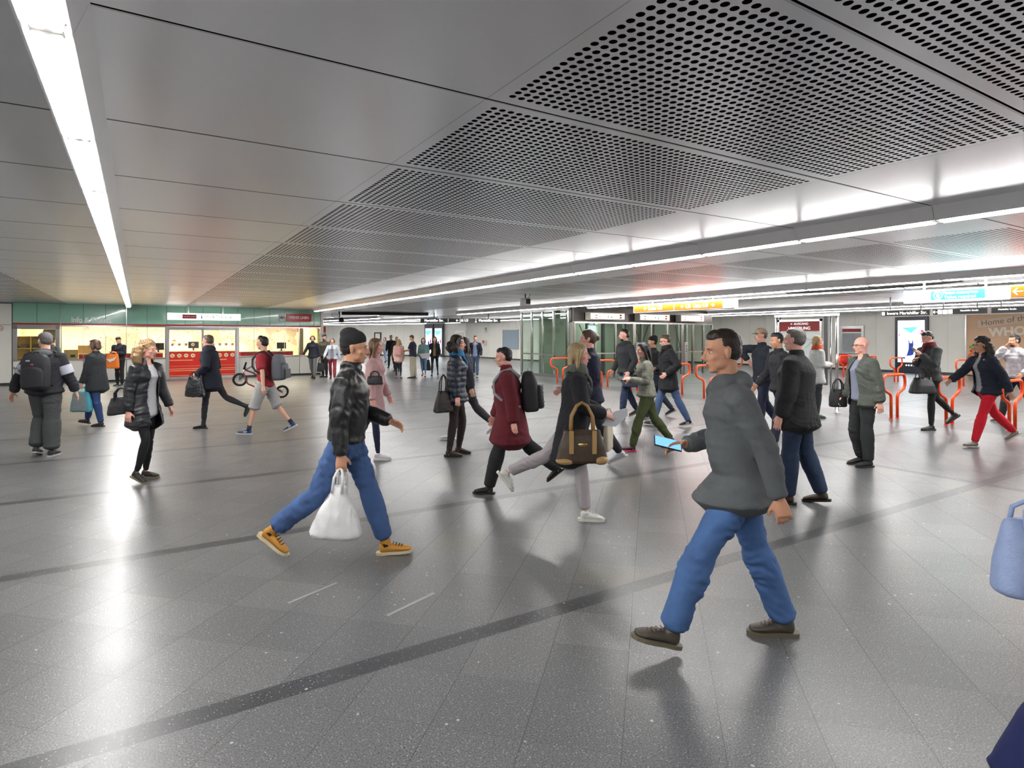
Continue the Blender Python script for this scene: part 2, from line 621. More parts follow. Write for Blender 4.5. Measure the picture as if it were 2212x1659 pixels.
CARD = mat('brown_cardboard', srgb(205, 165, 100), 0.7, noise=0.08, nscale=8)
c = small_box('carton', 154, 0.45, 0.87, (0.42, 0.3, 0.34), CARD, 'cardboard box with a printed mark on the sill of the shop window', 'box')
MB().box((-0.02, -0.156, 0.06), (0.12, -0.15, 0.16), 0.0).build('printed_mark', BLACK, c)
small_box('carton', 190, 0.95, 1.06, (0.62, 0.3, 0.3), CARD, 'wide cardboard box on the red counter beside the seated clerk', 'box')
for u, lb in ((342, 'black computer monitor on the counter left of the doors'), (608, 'black computer monitor on the counter right of the doors'), (418, 'dark computer monitor on the reception desk behind the left door')):
    off = 0.95 if u != 418 else 2.0
    e = wthing('computer_monitor', s_of(u, -off), off, 1.06 if u != 418 else 1.1, lb, 'monitor')
    MB().box((-0.2, -0.02, 0.1), (0.2, 0.02, 0.38), 0.008).build('screen', BLACK, e)
    MB().box((-0.03, 0, 0.0), (0.03, 0.03, 0.15)).box((-0.1, -0.06, 0), (0.1, 0.08, 0.012)).build('stand', BLACK, e)
# shelf unit with folders in the left window
e = wthing('shelf_unit', s_of(52, -1.0), 1.0, 0.0, 'light wooden shelf unit of boxes in the far left shop window', 'shelf')
WOODL = mat('light_wood', srgb(238, 205, 130), 0.5, noise=0.08, nscale=6)
mb = MB()
for x in (-0.6, -0.2, 0.2, 0.6):
    mb.box((x - 0.015, -0.2, 0), (x + 0.015, 0.2, 1.7))
for z in (0.9, 1.25, 1.68):
    mb.box((-0.6, -0.2, z), (0.6, 0.2, z + 0.03))
mb.box((-0.6, 0.18, 0), (0.6, 0.2, 1.7))
mb.build('shelf_frame', WOODL, e)
for k, (x, z) in enumerate(((-0.4, 1.28), (0.0, 1.28), (0.4, 1.28))):
    MB().box((x - 0.1, -0.2, z), (x + 0.1, 0.1, z + 0.14), 0.006).build('file_box', mat('grey_file_box', srgb(95, 85, 75), 0.6), e)
MB().prism([(-0.28, 0), (0.28, 0), (0.18, 0.34), (-0.18, 0.34)], -0.1, 0.1).build('pendant_lampshade', mat('grey_lampshade', srgb(150, 140, 120), 0.6), None)
o = bpy.data.objects['pendant_lampshade']; o.matrix_world = WM @ Matrix.Translation((s_of(108, -0.9), 0.9, 1.62)); tag(o, 'grey tapered lampshade hanging in the far left shop window', 'lampshade')
# yellow column and grey post at the right end of the shop
wall_c = wthing('shop_pillar', s_of(650, -1.3), 1.3, 0, 'slim grey post inside the shop right of the counter', 'post')
MB().box((-0.09, -0.09, 0), (0.09, 0.09, 2.5), 0.01).build('post_body', mat('grey_post', srgb(110, 105, 110), 0.5), wall_c)
e = wthing('wall_poster', s_of(673, -2.8), 2.8, 1.2, 'poster of car drawings on the right inner wall of the shop', 'poster')
MB().box((-0.7, -0.01, 0), (0.7, 0.01, 1.0)).build('sheet', mat('cream_poster', srgb(245, 225, 190), 0.5), e)
MB().box((-0.7, -0.014, 0.72), (0.7, 0.0, 1.0)).build('red_header', mat('poster_red', srgb(225, 70, 40), 0.5), e)


# ---- shop windows and doors (glass in the wall line)
def window(n, s0, s1, z0, z1, mull, fr=0.04, m=CHROME):
    e = empty('window_%d' % n, WM @ Vector((0, 0, 0)), WR)
    struct(e)
    mb = MB()
    mb.box((s0, -0.03, z0 - 0.03), (s1, 0.06, z0 + 0.02), 0.004)
    mb.box((s0, -0.03, z1 - fr), (s1, 0.06, z1), 0.004)
    mb.box((s0, -0.03, z0), (s0 + fr, 0.06, z1), 0.004)
    mb.box((s1 - fr, -0.03, z0), (s1, 0.06, z1), 0.004)
    for x in mull:
        mb.box((x - 0.008, -0.005, z0), (x + 0.008, 0.03, z1))
    mb.build('window_frame', m, e)
    MB().box((s0 + fr, 0.008, z0), (s1 - fr, 0.016, z1)).build('pane', GLASS, e)
    return e


window(1, S_L1, S_L2 - 0.02, SILL, HEAD, [], 0.13)
window(2, S_L2, S_D0 - 0.03, SILL, HEAD, [s_of(180), s_of(228), s_of(273), s_of(318)], 0.03)
window(3, S_D1 + 0.03, S_END - 0.03, SILL, HEAD, [s_of(549), s_of(583), s_of(615), s_of(647)], 0.03)
# door frame
mb = MB()
mb.box((S_D0 - 0.03, -0.05, 0), (S_D0 + 0.05, 0.1, HEAD), 0.006)
mb.box((S_D1 - 0.05, -0.05, 0), (S_D1 + 0.05, 0.1, HEAD), 0.006)
mb.box((S_D0, -0.05, HEAD - 0.07), (S_D1, 0.1, HEAD), 0.006)
o = mb.build('trim_4', STEEL); o.matrix_world = WM; struct(o)
DOORRED = mat('red_door_film', srgb(238, 52, 40), 0.25)
CREAMF = mat('cream_door_line', srgb(255, 205, 140), 0.4)
mid = s_of(438)
for n, (a, b) in enumerate(((S_D0 + 0.05, mid), (mid, S_D1 - 0.05))):
    e = empty('door_%d' % (n + 1), WM @ Vector((a, 0, 0)), WR)
    struct(e)
    w = b - a
    MB().box((0, 0, 0), (0.04, 0.05, 2.02)).box((w - 0.04, 0, 0), (w, 0.05, 2.02)).box((0, 0, 0.0), (w, 0.05, 0.1)).box((0, 0, 1.96), (w, 0.05, 2.02)).build('door_frame', STEEL, e)
    MB().box((0.04, 0.02, 0.1), (w - 0.04, 0.03, 1.96)).build('pane', GLASS, e)
    MB().box((0.04, 0.012, 0.1), (w - 0.04, 0.018, 1.02)).build('red_film', DOORRED, e)
    mb = MB()
    for z, h, x1 in ((0.74, 0.03, 0.72), (0.40, 0.02, 1), (0.33, 0.02, 1), (0.14, 0.015, 1), (0.52, 0.008, 1)):
        mb.box((0.04, 0.008, z), (0.04 + (w - 0.08) * x1, 0.011, z + h))
    mb.build('cream_line', CREAMF, e)
    for row, z in ((0, 0.94), (1, 1.38)):
        for k in range(5):
            x = 0.15 + k * 0.24
            if x > w - 0.12:
                break
            MB().cyl((x, 0.006, z), (x, 0.011, z), 0.08 if row == 0 else 0.065, n=20).build('round_sticker', DISC, e)
            MB().cyl((x, 0.003, z), (x, 0.0055, z), 0.022, n=12).build('sticker_centre', RED, e)

# writing on the fascia
LET = mat('pale_letters', srgb(250, 252, 250), 0.4)
mid = s_of(198)
o = text('fascia_lettering', 'Info & Tickets', 0.27, LET, WM @ Vector((mid, -0.012, 2.30)), WR, sx=0.80, bold=0.022)
tag(o, 'pale Info & Tickets lettering on the green fascia left of the doors', 'lettering')
# red WIENER LINIEN plate and its emblem plate
a, b = s_of(618), s_of(672)
e = wthing('shop_sign', (a + b) / 2, -0.03, 2.36, 'red WIENER LINIEN plate on the green fascia right of the doors', 'sign')
w = (b - a) / 2
MB().box((-w, -0.02, 0), (w, 0.02, 0.34), 0.003).build('red_plate', RED, e)
text('lettering', 'WIENER LINIEN', 0.165, mat('white_letters', (0.85, 0.85, 0.85), 0.4), (0, -0.024, 0.17), 0, e, sx=0.74, bold=0.03)
a, b = s_of(602), s_of(615)
e = wthing('emblem_plate', (a + b) / 2, -0.03, 2.36, 'small white plate with a dark winged round emblem left of the red plate', 'sign')
MB().box((-0.11, -0.02, 0), (0.11, 0.02, 0.3), 0.003).build('white_plate', mat('plate_white', srgb(215, 215, 215), 0.4), e)
mb = MB()
mb.tube([(0.05 * math.cos(a_), -0.026, 0.16 + 0.05 * math.sin(a_)) for a_ in [k * math.pi / 8 for k in range(16)]], 0.009, 6, closed=True)
mb.box((-0.1, -0.03, 0.145), (0.1, -0.022, 0.172))
mb.build('emblem', mat('dark_emblem', srgb(60, 50, 60), 0.5), e)
# hanging white box sign in front of the doors
a, b = s_of(362, 0.9), s_of(519, 0.9)
e = wthing('hanging_sign', (a + b) / 2, -0.9, 2.34, 'long white lit box sign hanging before the doors, reading Info & Tickets', 'sign')
w = (b - a) / 2
LITW = mat('lit_white_sign', (1, 1, 1), 0.4, emit=0.55, ecol=(1, 0.98, 0.95))
MB().box((-w, -0.08, 0), (w, 0.08, 0.26), 0.01).build('sign_box', LITW, e)
MB().box((-w * 0.62, -0.085, 0.05), (-w * 0.24, -0.079, 0.21)).build('red_field', RED, e)
text('lettering', 'WIENER LINIEN', 0.10, mat('white_letters', (1, 1, 1)), (-w * 0.43, -0.09, 0.13), 0, e, sx=0.62)
text('lettering', 'Info & Tickets', 0.19, BLACK, (w * 0.30, -0.088, 0.13), 0, e, sx=0.8)
mb = MB(); mb.box((-w * 0.115, -0.086, 0.06), (-w * 0.085, -0.081, 0.15)); mb.ell((-w * 0.1, -0.083, 0.19), (0.022, 0.006, 0.022), seg=10)
mb.build('information_symbol', BLACK, e)
mb = MB(); mb.tube([(w * 0.75, -0.084, 0.17), (w * 0.70, -0.084, 0.10)], 0.012, 6); mb.tube([(w * 0.69, -0.084, 0.17), (w * 0.69, -0.084, 0.09), (w * 0.74, -0.084, 0.09)], 0.01, 6)
mb.build('arrow_symbol', BLACK, e)
mb = MB(); mb.tube([(0.0, -0.084, 0), (0.0, -0.084, 0)], 0.01, 6) if False else None
mb.tube([(-w * 0.70 + 0.06 * math.cos(a_), -0.084, 0.13 + 0.035 * math.sin(a_)) for a_ in [k * math.pi / 6 for k in range(12)]], 0.01, 5, closed=True)
mb.build('emblem', mat('sign_red', srgb(190, 50, 60), 0.4), e)
for x in (-w * 0.45, w * 0.5):
    MB().cyl((x, 0, 0.25), (x, 0, CEIL - 2.34), 0.018).build('hanger', GREYPL, e)
# prohibition ring on the far left wall
o = MB().tube([(0.075 * math.cos(a_), 0, 0.075 * math.sin(a_)) for a_ in [k * math.pi / 10 for k in range(20)]], 0.008, 6, closed=True).tube([(-0.05, 0, 0.05), (0.05, 0, -0.05)], 0.007, 6).build('prohibition_sign', RED)
o.matrix_world = WM @ Matrix.Translation((s_of(1), -0.042, 1.98)); tag(o, 'small red prohibition ring on the cream wall at the left edge', 'sign')

# ------------------------------------------------------------------ far end and right side walls
FARC = Vector((23.4, 44.8, 0))
FARD = Vector((18.6, 52.6, 0))
dv = (FARD - FARC)
FARE = FARC + dv * 2.6


def wall_along(name, a, b, thick, m, z0=0.0, z1=CEIL, pan=0.9, side=1, joints=(2.1,)):
    a, b = Vector(a), Vector(b)
    L = (b - a).length
    ang = math.atan2(b.y - a.y, b.x - a.x)
    mb = MB()
    n = max(1, round(L / pan))
    zs = [z0 + 0.0] + [j for j in joints] + [z1]
    for k in range(n):
        for z_a, z_b in zip(zs[:-1], zs[1:]):
            mb.box((k * L / n + 0.006, 0, z_a + 0.006), ((k + 1) * L / n - 0.006, thick * side, z_b - 0.004), 0.003)
    mb.box((0, 0.02 * side, z0), (L, thick * side * 0.9, z1))
    o = mb.build(name, m)
    o.matrix_world = Matrix.Translation((a.x, a.y, 0)) @ Matrix.Rotation(ang, 4, 'Z')
    struct(o)
    bb = MB()
    bb.box((0, -0.012 * side, 0), (L, 0.02 * side, 0.10))
    o = bb.build('baseboard_' + name.split('_', 1)[1], PLINTH)
    o.matrix_world = Matrix.Translation((a.x, a.y, 0)) @ Matrix.Rotation(ang, 4, 'Z')
    struct(o)
    return ang, L


wall_along('wall_far', FARE, FARC, 0.15, CREAM, side=1)
wall_along('wall_farside', FARC, (23.4, 24.2, 0), 0.15, CREAM, side=1, pan=1.0)
wall_along('wall_east', (30.7, 36.0, 0), (30.7, -8, 0), 0.15, CREAM, side=1, pan=1.02)
struct(box('wall_northeast', (23.5, 30.0, 0), (31, 30.15, CEIL), CREAM))
struct(box('wall_corridor', (6.9, 62, 0), (16, 62.2, CEIL), CREAM))

# ------------------------------------------------------------------ lamps
tube_src = {}


def lamp_unit(x, y, z, rz, label, group, two=True, src=None):
    if src in tube_src:
        e = copy_tree(tube_src[src])
        e.location = (x, y, z)
        e.rotation_euler = (0, 0, rz)
        e['label'] = label
        e['group'] = group
        return e
    e = empty('fluorescent_lamp', (x, y, z), rz, label, 'lamp', group)
    L = 1.36 if src != 'far' else 2.72
    mb = MB()
    mb.prism([(-0.125, CEIL - 2.80), (-0.074, -0.041), (-0.069, -0.041), (-0.058, -0.010), (0.058, -0.010), (0.069, -0.041), (0.074, -0.041), (0.125, CEIL - 2.80)], 0.002, L - 0.002, 'y')
    mb.build('lamp_housing', GREYPL, e)
    MB().box((-0.056, 0.004, -0.0135), (0.056, L - 0.004, -0.0105)).build('reflector', REFLECTOR, e)
    for sx in (-0.03, 0.03):
        MB().tube([(sx, 0.035, -0.041), (sx, L - 0.035, -0.041)], 0.019, 8).build('tube', TUBE, e)
    if src != 'far':
        for yy in (0.0, L):
            MB().box((-0.052, 0.003 if yy == 0 else L - 0.034, -0.050), (0.052, 0.034 if yy == 0 else L - 0.003, -0.014), 0.006).build('lamp_socket', WHITE, e)
    tube_src[src] = e
    return e


for row, (X, lb) in enumerate(((-6.87, 'lit fluorescent lamp in the ceiling row beyond the left edge'), (-0.27, 'lit fluorescent lamp in the long ceiling row on the left'),
                               (6.33, 'lit fluorescent lamp in the long ceiling row crossing mid hall'),
                               (13.0, 'lit fluorescent lamp in the ceiling row above the gates'))):
    y = 1.29 - 1.36 * 4
    grp = ['ceiling lamps beyond the left edge', 'left row of ceiling lamps', 'middle row of ceiling lamps', 'row of ceiling lamps above the gates'][row]
    while y < 26.9 - 1.3:
        lamp_unit(X, y, 2.80, 0, lb, grp, src='near')
        y += 1.36
y = 17.5
while y > -4:
    lamp_unit(14.25, y - 1.36, 2.80, 0, 'lit fluorescent lamp in the second row just behind the gates', 'second row of lamps behind the gates', src='near')
    y -= 1.36
for X, y0, y1 in ((22.8, -2, 18), (25.0, -2, 26), (20.3, 26, 40), (17.6, 19.6, 24.5)):  # last row is added inside the lift shaft to brighten its interior
    y = y0
    while y < y1:
        lamp_unit(X, y, 2.80, 0, 'lit fluorescent lamp in the far rows by the side wall and the added lift row', 'far rows of lamps by the side wall', src='far')
        y += 2.72
for (x0, y0, x1, y1) in ((12.2, 49, 14.9, 34.5), (19.6, 44.5, 11.0, 58.5), (9.4, 47, 11.7, 34.5)):  # row running along the far wall is added to brighten that end
    L = math.hypot(x1 - x0, y1 - y0)
    ang = math.atan2(y1 - y0, x1 - x0)
    k = 0
    while k * 2.72 < L - 1:
        lamp_unit(x0 + (x1 - x0) * k * 2.72 / L, y0 + (y1 - y0) * k * 2.72 / L, 2.80, ang - math.pi / 2,
                  'lit fluorescent lamp in the seen and added rows at the far end of the hall', 'lamps at the far end of the hall', src='far')
        k += 1

# ------------------------------------------------------------------ signs over the gates
LITO = mat('lit_orange_sign', srgb(240, 95, 5), 0.4, emit=0.24, ecol=(1.0, 0.10, 0.004))
LITT = mat('lit_white_letters', (1, 1, 1), 0.4, emit=1.2)
LITBOX = mat('lit_sign_face', (1, 1, 1), 0.4, emit=0.5, ecol=(1.0, 0.99, 0.96))
LITTEAL = mat('lit_teal_field', srgb(60, 190, 200), 0.4, emit=0.28, ecol=srgb(60, 200, 212))


def ysign(name, X, y0, y1, z0, z1, label, cat='sign', thick=0.16, body=WHITE, hang=True):
    """a long box sign running along Y at X, facing -X; local x runs from y0 (left in view) towards smaller y"""
    e = empty(name, (X, (y0 + y1) / 2, z0), -math.pi / 2, label, cat)
    w = abs(y0 - y1) / 2
    MB().box((-w, -0.0, 0), (w, thick, z1 - z0), 0.006).build('sign_box', body, e)
    if hang:
        for k in (-0.6, 0.6):
            MB().cyl((w * k, thick / 2, z1 - z0 - 0.01), (w * k, thick / 2, CEIL - z0), 0.02).build('hanger', GREYPL, e)
    return e, w, z1 - z0


y0, ym, y1 = on_x(1368, 13.1), on_x(1456, 13.1), on_x(1586, 13.1)
e, w, h = ysign('hanging_sign', 13.1, y0, y1, 2.42, 2.66, 'orange and white lit sign reading Linie U3 hanging above the gates')
yo = on_x(1561, 13.1)
xo = (y0 + y1) / 2
MB().box((xo - y0 + 0.03, -0.004, 0.03), (xo - ym - 0.02, -0.0005, h - 0.03)).build('orange_field', LITO, e)
MB().box((xo - ym + 0.02, -0.004, 0.03), (xo - yo, -0.0005, h - 0.03)).build('orange_field', LITO, e)
text('lettering', '\u2190 Linie U3', 0.17, LITT, ((xo - y0 + xo - ym) / 2, -0.006, h / 2), 0, e, sx=1.0)
text('lettering', '\u2190 U3  Linie U3  \u2192', 0.16, LITT, ((xo - ym + xo - yo) / 2, -0.006, h / 2), 0, e, sx=0.95)
MB().box((xo - yo, -0.004, 0.02), (w - 0.01, -0.0005, h - 0.02)).build('plain_end', mat('grey_white_end', srgb(190, 188, 195), 0.5), e)

y0, y1 = on_x(1952, 13.1), on_x(2175, 13.1)
e, w, h = ysign('hanging_sign', 13.1, y0, y1, 2.355, 2.60, 'white lit sign with a turquoise field hanging above the right gates', body=LITBOX)
MB().box((-w * 0.42, -0.004, 0.04), (w * 0.62, -0.001, h - 0.035), 0.0).build('turquoise_field', LITTEAL, e)
text('lettering', 'Ticket entwerten', 0.075, LITT, (w * 0.15, -0.006, h / 2 + 0.04), 0, e, sx=1.1)
text('lettering', 'Ticket required', 0.075, LITT, (w * 0.15, -0.006, h / 2 - 0.04), 0, e, sx=1.1)
MB().tube([(-w * 0.28 + 0.07 * math.cos(a), -0.006, h / 2 + 0.07 * math.sin(a)) for a in [k * math.pi / 10 for k in range(20)]], 0.008, 5, closed=True).build('ring_symbol', LITT, e)
MB().ell((-w * 0.28, -0.006, h / 2), (0.03, 0.004, 0.045), seg=10).build('ticket_symbol', LITT, e)
MB().tube([(-w * 0.56 + 0.065 * math.cos(a), -0.006, h / 2 + 0.065 * math.sin(a)) for a in [k * math.pi / 10 for k in range(20)]], 0.006, 5, closed=True).tube([(-w * 0.56 - 0.045, -0.006, h / 2 + 0.045), (-w * 0.56 + 0.045, -0.006, h / 2 - 0.045)], 0.006, 5).build('prohibition_symbol', mat('pale_orange_line', srgb(240, 190, 130), 0.5), e)
e, w, h = ysign('hanging_sign', 13.1, y1 - 0.03, 3.2, 2.355, 2.60, 'orange lit sign with a white arrow at the right edge above the gates')
MB().box((-w + 0.03, -0.004, 0.03), (w - 0.02, -0.001, h - 0.03)).build('orange_field', LITO, e)
text('lettering', '\u2190', 0.2, LITT, (-w * 0.78, -0.006, h / 2), 0, e)
MB().box((-w * 0.58, -0.005, 0.04), (-w * 0.2, -0.0042, h - 0.05)).build('white_field', LITBOX, e)
text('lettering', 'U3', 0.14, BLACK, (-w * 0.4, -0.008, h / 2), 0, e)

# black direction signs farther in
BLK = mat('black_sign_face', (0.02, 0.018, 0.018), 0.35)
LITB = mat('soft_lit_letters', (1, 1, 1), 0.4, emit=0.8)
ys = [on_x(1900, 19.5), on_x(2012, 19.5), on_x(2137, 19.5), on_x(2260, 19.5)]
sx0 = 19.5
labels = ('black sign with white border reading Innere Mariahilfer Str. above the gates', 'black sign with arrow and white squares, middle of the row', 'black sign with small lettering at the right end of the row')
for k in range(3):
    e, w, h = ysign('direction_sign', sx0, ys[k] - 0.015, ys[k + 1] + 0.015, 2.29, 2.50, labels[k], thick=0.08, body=mat('pale_sign_rim', srgb(225, 220, 215), 0.4))
    MB().box((-w + 0.03, -0.005, 0.03), (w - 0.03, -0.001, h - 0.03)).build('black_face', BLK, e)
    if k == 0:
        text('lettering', 'Innere Mariahilfer Str.', 0.125, LITB, (w * 0.08, -0.008, h / 2), 0, e, sx=1.0)
        MB().box((-w * 0.92, -0.008, h / 2 - 0.05), (-w * 0.80, -0.006, h / 2 + 0.05)).build('pictogram', LITB, e)
    elif k == 1:
        text('lettering', '\u2190', 0.15, LITB, (-w * 0.88, -0.008, h / 2), 0, e)
        for q in range(3):
            MB().box((-w * (0.78 - q * 0.19), -0.008, h / 2 - 0.06), (-w * (0.62 - q * 0.19), -0.006, h / 2 + 0.06)).build('pictogram', LITB, e)
        text('lettering', 'Mariahilfer Stra\u00dfe', 0.06, LITB, (w * 0.35, -0.008, h / 2 + 0.02), 0, e)
    else:
        text('lettering', 'Mariahilfer Stra\u00dfe', 0.055, LITB, (-w * 0.35, -0.008, h / 2 + 0.02), 0, e)
# far black signs
for k, (u0, u1) in enumerate(((908, 967), (969, 1027), (1029, 1081))):
    p0, p1 = P(u0, 697, 2.4), P(u1, 697, 2.4)
    e = empty('direction_sign', (p0 + p1) / 2, math.atan2((p1 - p0).y, (p1 - p0).x), ['far black hanging sign with glowing white lettering, left of three', 'far black hanging sign with glowing arrow, middle of three', 'far black hanging sign with glowing white lettering, right of three'][k], 'sign')
    w = (p1 - p0).length / 2
    MB().box((-w, 0, 0), (w, 0.1, 0.21), 0.005).build('sign_box', BLK, e)
    text('lettering', ['Mariahilfer Str.', '\u2190 U6 U3', 'Mariahilfer Str.'][k], 0.17, LITT, (0, -0.006, 0.105), 0, e, sx=0.95)
    MB().cyl((0, 0.05, 0.2), (0, 0.05, CEIL - 2.4), 0.02).build('hanger', DARKSTEEL, e)

# pale scuffs on the paving
for n_, (pa, pb, wd) in enumerate((((622, 1303), (728, 1259), 0.010), ((836, 1330), (938, 1281), 0.012))):
    a_, b_ = P(*pa), P(*pb)
    d_ = (b_ - a_)
    mb = MB()
    mb.box((0, -wd, 0.0), (d_.length, wd, 0.0012))
    o = mb.build('trim_%d' % (5 + n_), mat('pale_scuff', (0.33, 0.33, 0.31), 0.5), loc=a_, rz=math.atan2(d_.y, d_.x))
    struct(o)
# ------------------------------------------------------------------ orange hoop barriers along the gate line
def hoop_path():
    pts = []
    pts += [(-0.125, 0, 0.0), (-0.125, 0, 0.40), (-0.13, 0, 0.46), (-0.155, 0, 0.505), (-0.2, 0, 0.53), (-0.33, 0, 0.575), (-0.40, 0, 0.61), (-0.435, 0, 0.67),
            (-0.44, 0, 0.74), (-0.43, 0, 0.82), (-0.40, 0, 0.875), (-0.34, 0, 0.90)]
    return pts + [(-x, y, z) for x, y, z in reversed(pts)]


hoop = None


def add_hoop(x, y, label, rz=0.0):
    global hoop
    if hoop is None:
        hoop = empty('hoop_barrier', (x, y, 0), rz, label, 'barrier', 'orange hoop barriers at the gates')
        MB().tube(hoop_path(), 0.029, 12).build('hoop_tube', ORANGE, hoop)
        for sx in (-0.125, 0.125):
            MB().cyl((sx, 0, 0), (sx, 0, 0.008), 0.045, n=16).build('floor_plate', ORANGE, hoop)
        return hoop
    o = copy_tree(hoop)
    o.location = (x, y, 0)
    o.rotation_euler = (0, 0, rz)
    o['label'] = label
    return o


for y, lb in ((6.35, 'orange hoop barrier between the bald man and the man with a phone'),
              (5.36, 'orange hoop barrier behind the legs of the man with a phone'),
              (4.38, 'orange hoop barrier at the right edge behind the red trousers'),
              (11.15, 'orange hoop barrier just left of the grey sweater man'),
              (12.15, 'orange hoop barrier behind the man in black parka'),
              (15.4, 'orange hoop barrier behind the tall navy jacket person'),
              (17.9, 'orange hoop barrier farthest left, before the glass lift shaft'),
              (14.0, 'orange hoop barrier hidden behind the man in a dark jacket and jeans')):
    add_hoop(13.25, y, lb)
for (u, v, lb) in ((1936, 825, 'far orange hoop barrier in front of the lit screen'), (2078, 835, 'far orange hoop barrier beside the brown poster'),
                   (1880, 818, 'far orange hoop barrier behind the bald man'), (1826, 815, 'far orange hoop barrier beside the red bin'),
                   (1588, 820, 'far orange hoop barrier behind the cap man')):
    p = P(u, v)
    add_hoop(p.x, p.y, lb)

# ------------------------------------------------------------------ glass lift shaft and lifts
LX = 14.7
ysh = [on_x(u, LX) for u in (1127, 1149, 1172, 1196, 1228)]
e = empty('glass_enclosure', (LX, ysh[-1], 0), 0, 'tall glass and chrome enclosure wall on the left of the lifts', 'enclosure')
L0 = ysh[-1]
for y in ysh:
    MB().box((-0.045, y - L0 - 0.045, 0), (0.045, y - L0 + 0.045, CEIL - 0.12), 0.01).build('post', CHROME, e)
for y_a, y_b in zip(ysh[:-1], ysh[1:]):
    MB().box((-0.008, y_b - L0 + 0.045, 0.12), (0.008, y_a - L0 - 0.045, CEIL - 0.15)).build('glass_pane', GREENG, e)
MB().box((-0.03, 0, 0.92), (0.03, ysh[0] - L0, 0.97)).build('mid_rail', CHROME, e)
MB().box((-0.06, 0, 0.0), (0.06, ysh[0] - L0, 0.12)).build('kick_rail', STEEL, e)
MB().box((-0.06, -0.05, CEIL - 0.12), (0.06, ysh[0] - L0 + 0.05, CEIL - 0.001)).build('top_rail', CHROME, e)

LY = ysh[-1] - 0.25
LXR = on_y(1540, LY)
# dark transom along the front
struct(box('wall_lift_front', (LX + 0.1, LY + 0.05, 2.28), (LXR, LY + 0.3, CEIL), mat('dark_bronze_panel', (0.10, 0.09, 0.085), 0.25, 0.7)))
FR = mat('stained_steel', (0.42, 0.40, 0.37), 0.25, 1.0)
lifts = ((1240, 1370, 1275, 1350), (1370, 1474, 1382, 1447), (1474, 1540, 1471, 1521))
for k, (u0, u1, s0, s1) in enumerate(lifts):
    x0, x1 = on_y(u0, LY), on_y(u1, LY)
    e = empty('glass_lift', ((x0 + x1) / 2, LY, 0), 0, ['glass lift front left, behind the tall brown haired person', 'glass lift front middle, behind the green trousers woman', 'glass lift front right, with bluish lit frame'][k], 'lift')
    w = (x1 - x0) / 2
    for x in (-w, -w * 0.35, w * 0.33, w - 0.08):
        MB().box((x, -0.02, 0), (x + 0.08, 0.08, 2.28), 0.008).build('post', FR, e)
    MB().box((-w, -0.03, 2.24), (w, 0.08, 2.30)).build('top_beam', CHROME, e)
    MB().box((-w + 0.08, 0.02, 0.1), (w - 0.08, 0.032, 2.24)).build('glass_pane', GREENG, e)
    MB().box((-w, 0.0, 0.98), (w, 0.06, 1.03)).build('hand_rail', STEEL, e)
    # car and guide rails seen through the glass
    for x in (-w * 0.6, w * 0.05, w * 0.6):
        MB().box((x - 0.05, 1.2, 0), (x + 0.05, 1.35, 2.8)).build('guide_rail', DARKSTEEL if k < 2 else STEEL, e)
    MB().tube([(-w * 0.3, 1.1, 0.4), (w * 0.3, 1.1, 2.2)], 0.02, 6).tube([(-w * 0.3, 1.1, 2.2), (w * 0.3, 1.1, 0.4)], 0.02, 6).build('cross_brace', DARKSTEEL, e)
    MB().box((-w + 0.15, 2.6, 0.02), (w - 0.1, 2.7, 2.5)).build('back_panel', mat('pale_green_panel', srgb(165, 175, 158), 0.35), e)
    a, b = on_y(s0, LY - 0.3) - (x0 + x1) / 2, on_y(s1, LY - 0.3) - (x0 + x1) / 2
    sg = empty('lift_sign', ((x0 + x1) / 2 + (a + b) / 2, LY - 0.3, 2.37), 0, ['cream lit sign box above the left lift', 'cream lit sign box above the middle lift', 'cream lit sign box above the right lift'][k], 'sign')
    h = (b - a) / 2
    MB().box((-h, 0, 0), (h, 0.32, 0.31), 0.01).build('sign_box', mat('cream_sign_body', srgb(215, 212, 200), 0.4), sg)
    MB().box((-h + 0.03, -0.004, 0.04), (h - 0.03, -0.001, 0.27)).build('lit_face', mat('lit_cream_face', (1, 1, 1), 0.4, emit=0.3, ecol=(1, 0.94, 0.78)), sg)
    mb = MB()
    for q in (0.07, 0.17):
        mb.box((-h * 0.72, -0.008, q), (-h * 0.60, -0.005, q + 0.035)); mb.box((h * 0.68, -0.008, q), (h * 0.80, -0.005, q + 0.07))
    mb.build('red_mark', mat('sign_mark_red', srgb(215, 80, 40), 0.4), sg)
    mb = MB(); mb.box((-h * 0.5, -0.008, 0.13), (-h * 0.42, -0.005, 0.15)); mb.box((h * 0.0, -0.008, 0.08), (h * 0.03, -0.005, 0.2)); mb.box((h * 0.2, -0.008, 0.08), (h * 0.24, -0.005, 0.16))
    mb.build('black_mark', BLACK, sg)
    # call panel post
    p = empty('call_post', (x1 - 0.12, LY - 0.35, 0), 0, ['steel call button post between left and middle lift', 'steel call button post beside the middle lift', 'steel call button post beside the right lift'][k], 'post')
    MB().box((-0.1, 0, 0), (0.1, 0.1, 1.45), 0.01).build('post_body', STEEL, p)
    for z in (1.05, 1.15, 1.27):
        MB().cyl((0, -0.004, z), (0, 0.0, z), 0.03, n=14).build('button', BLACK, p)
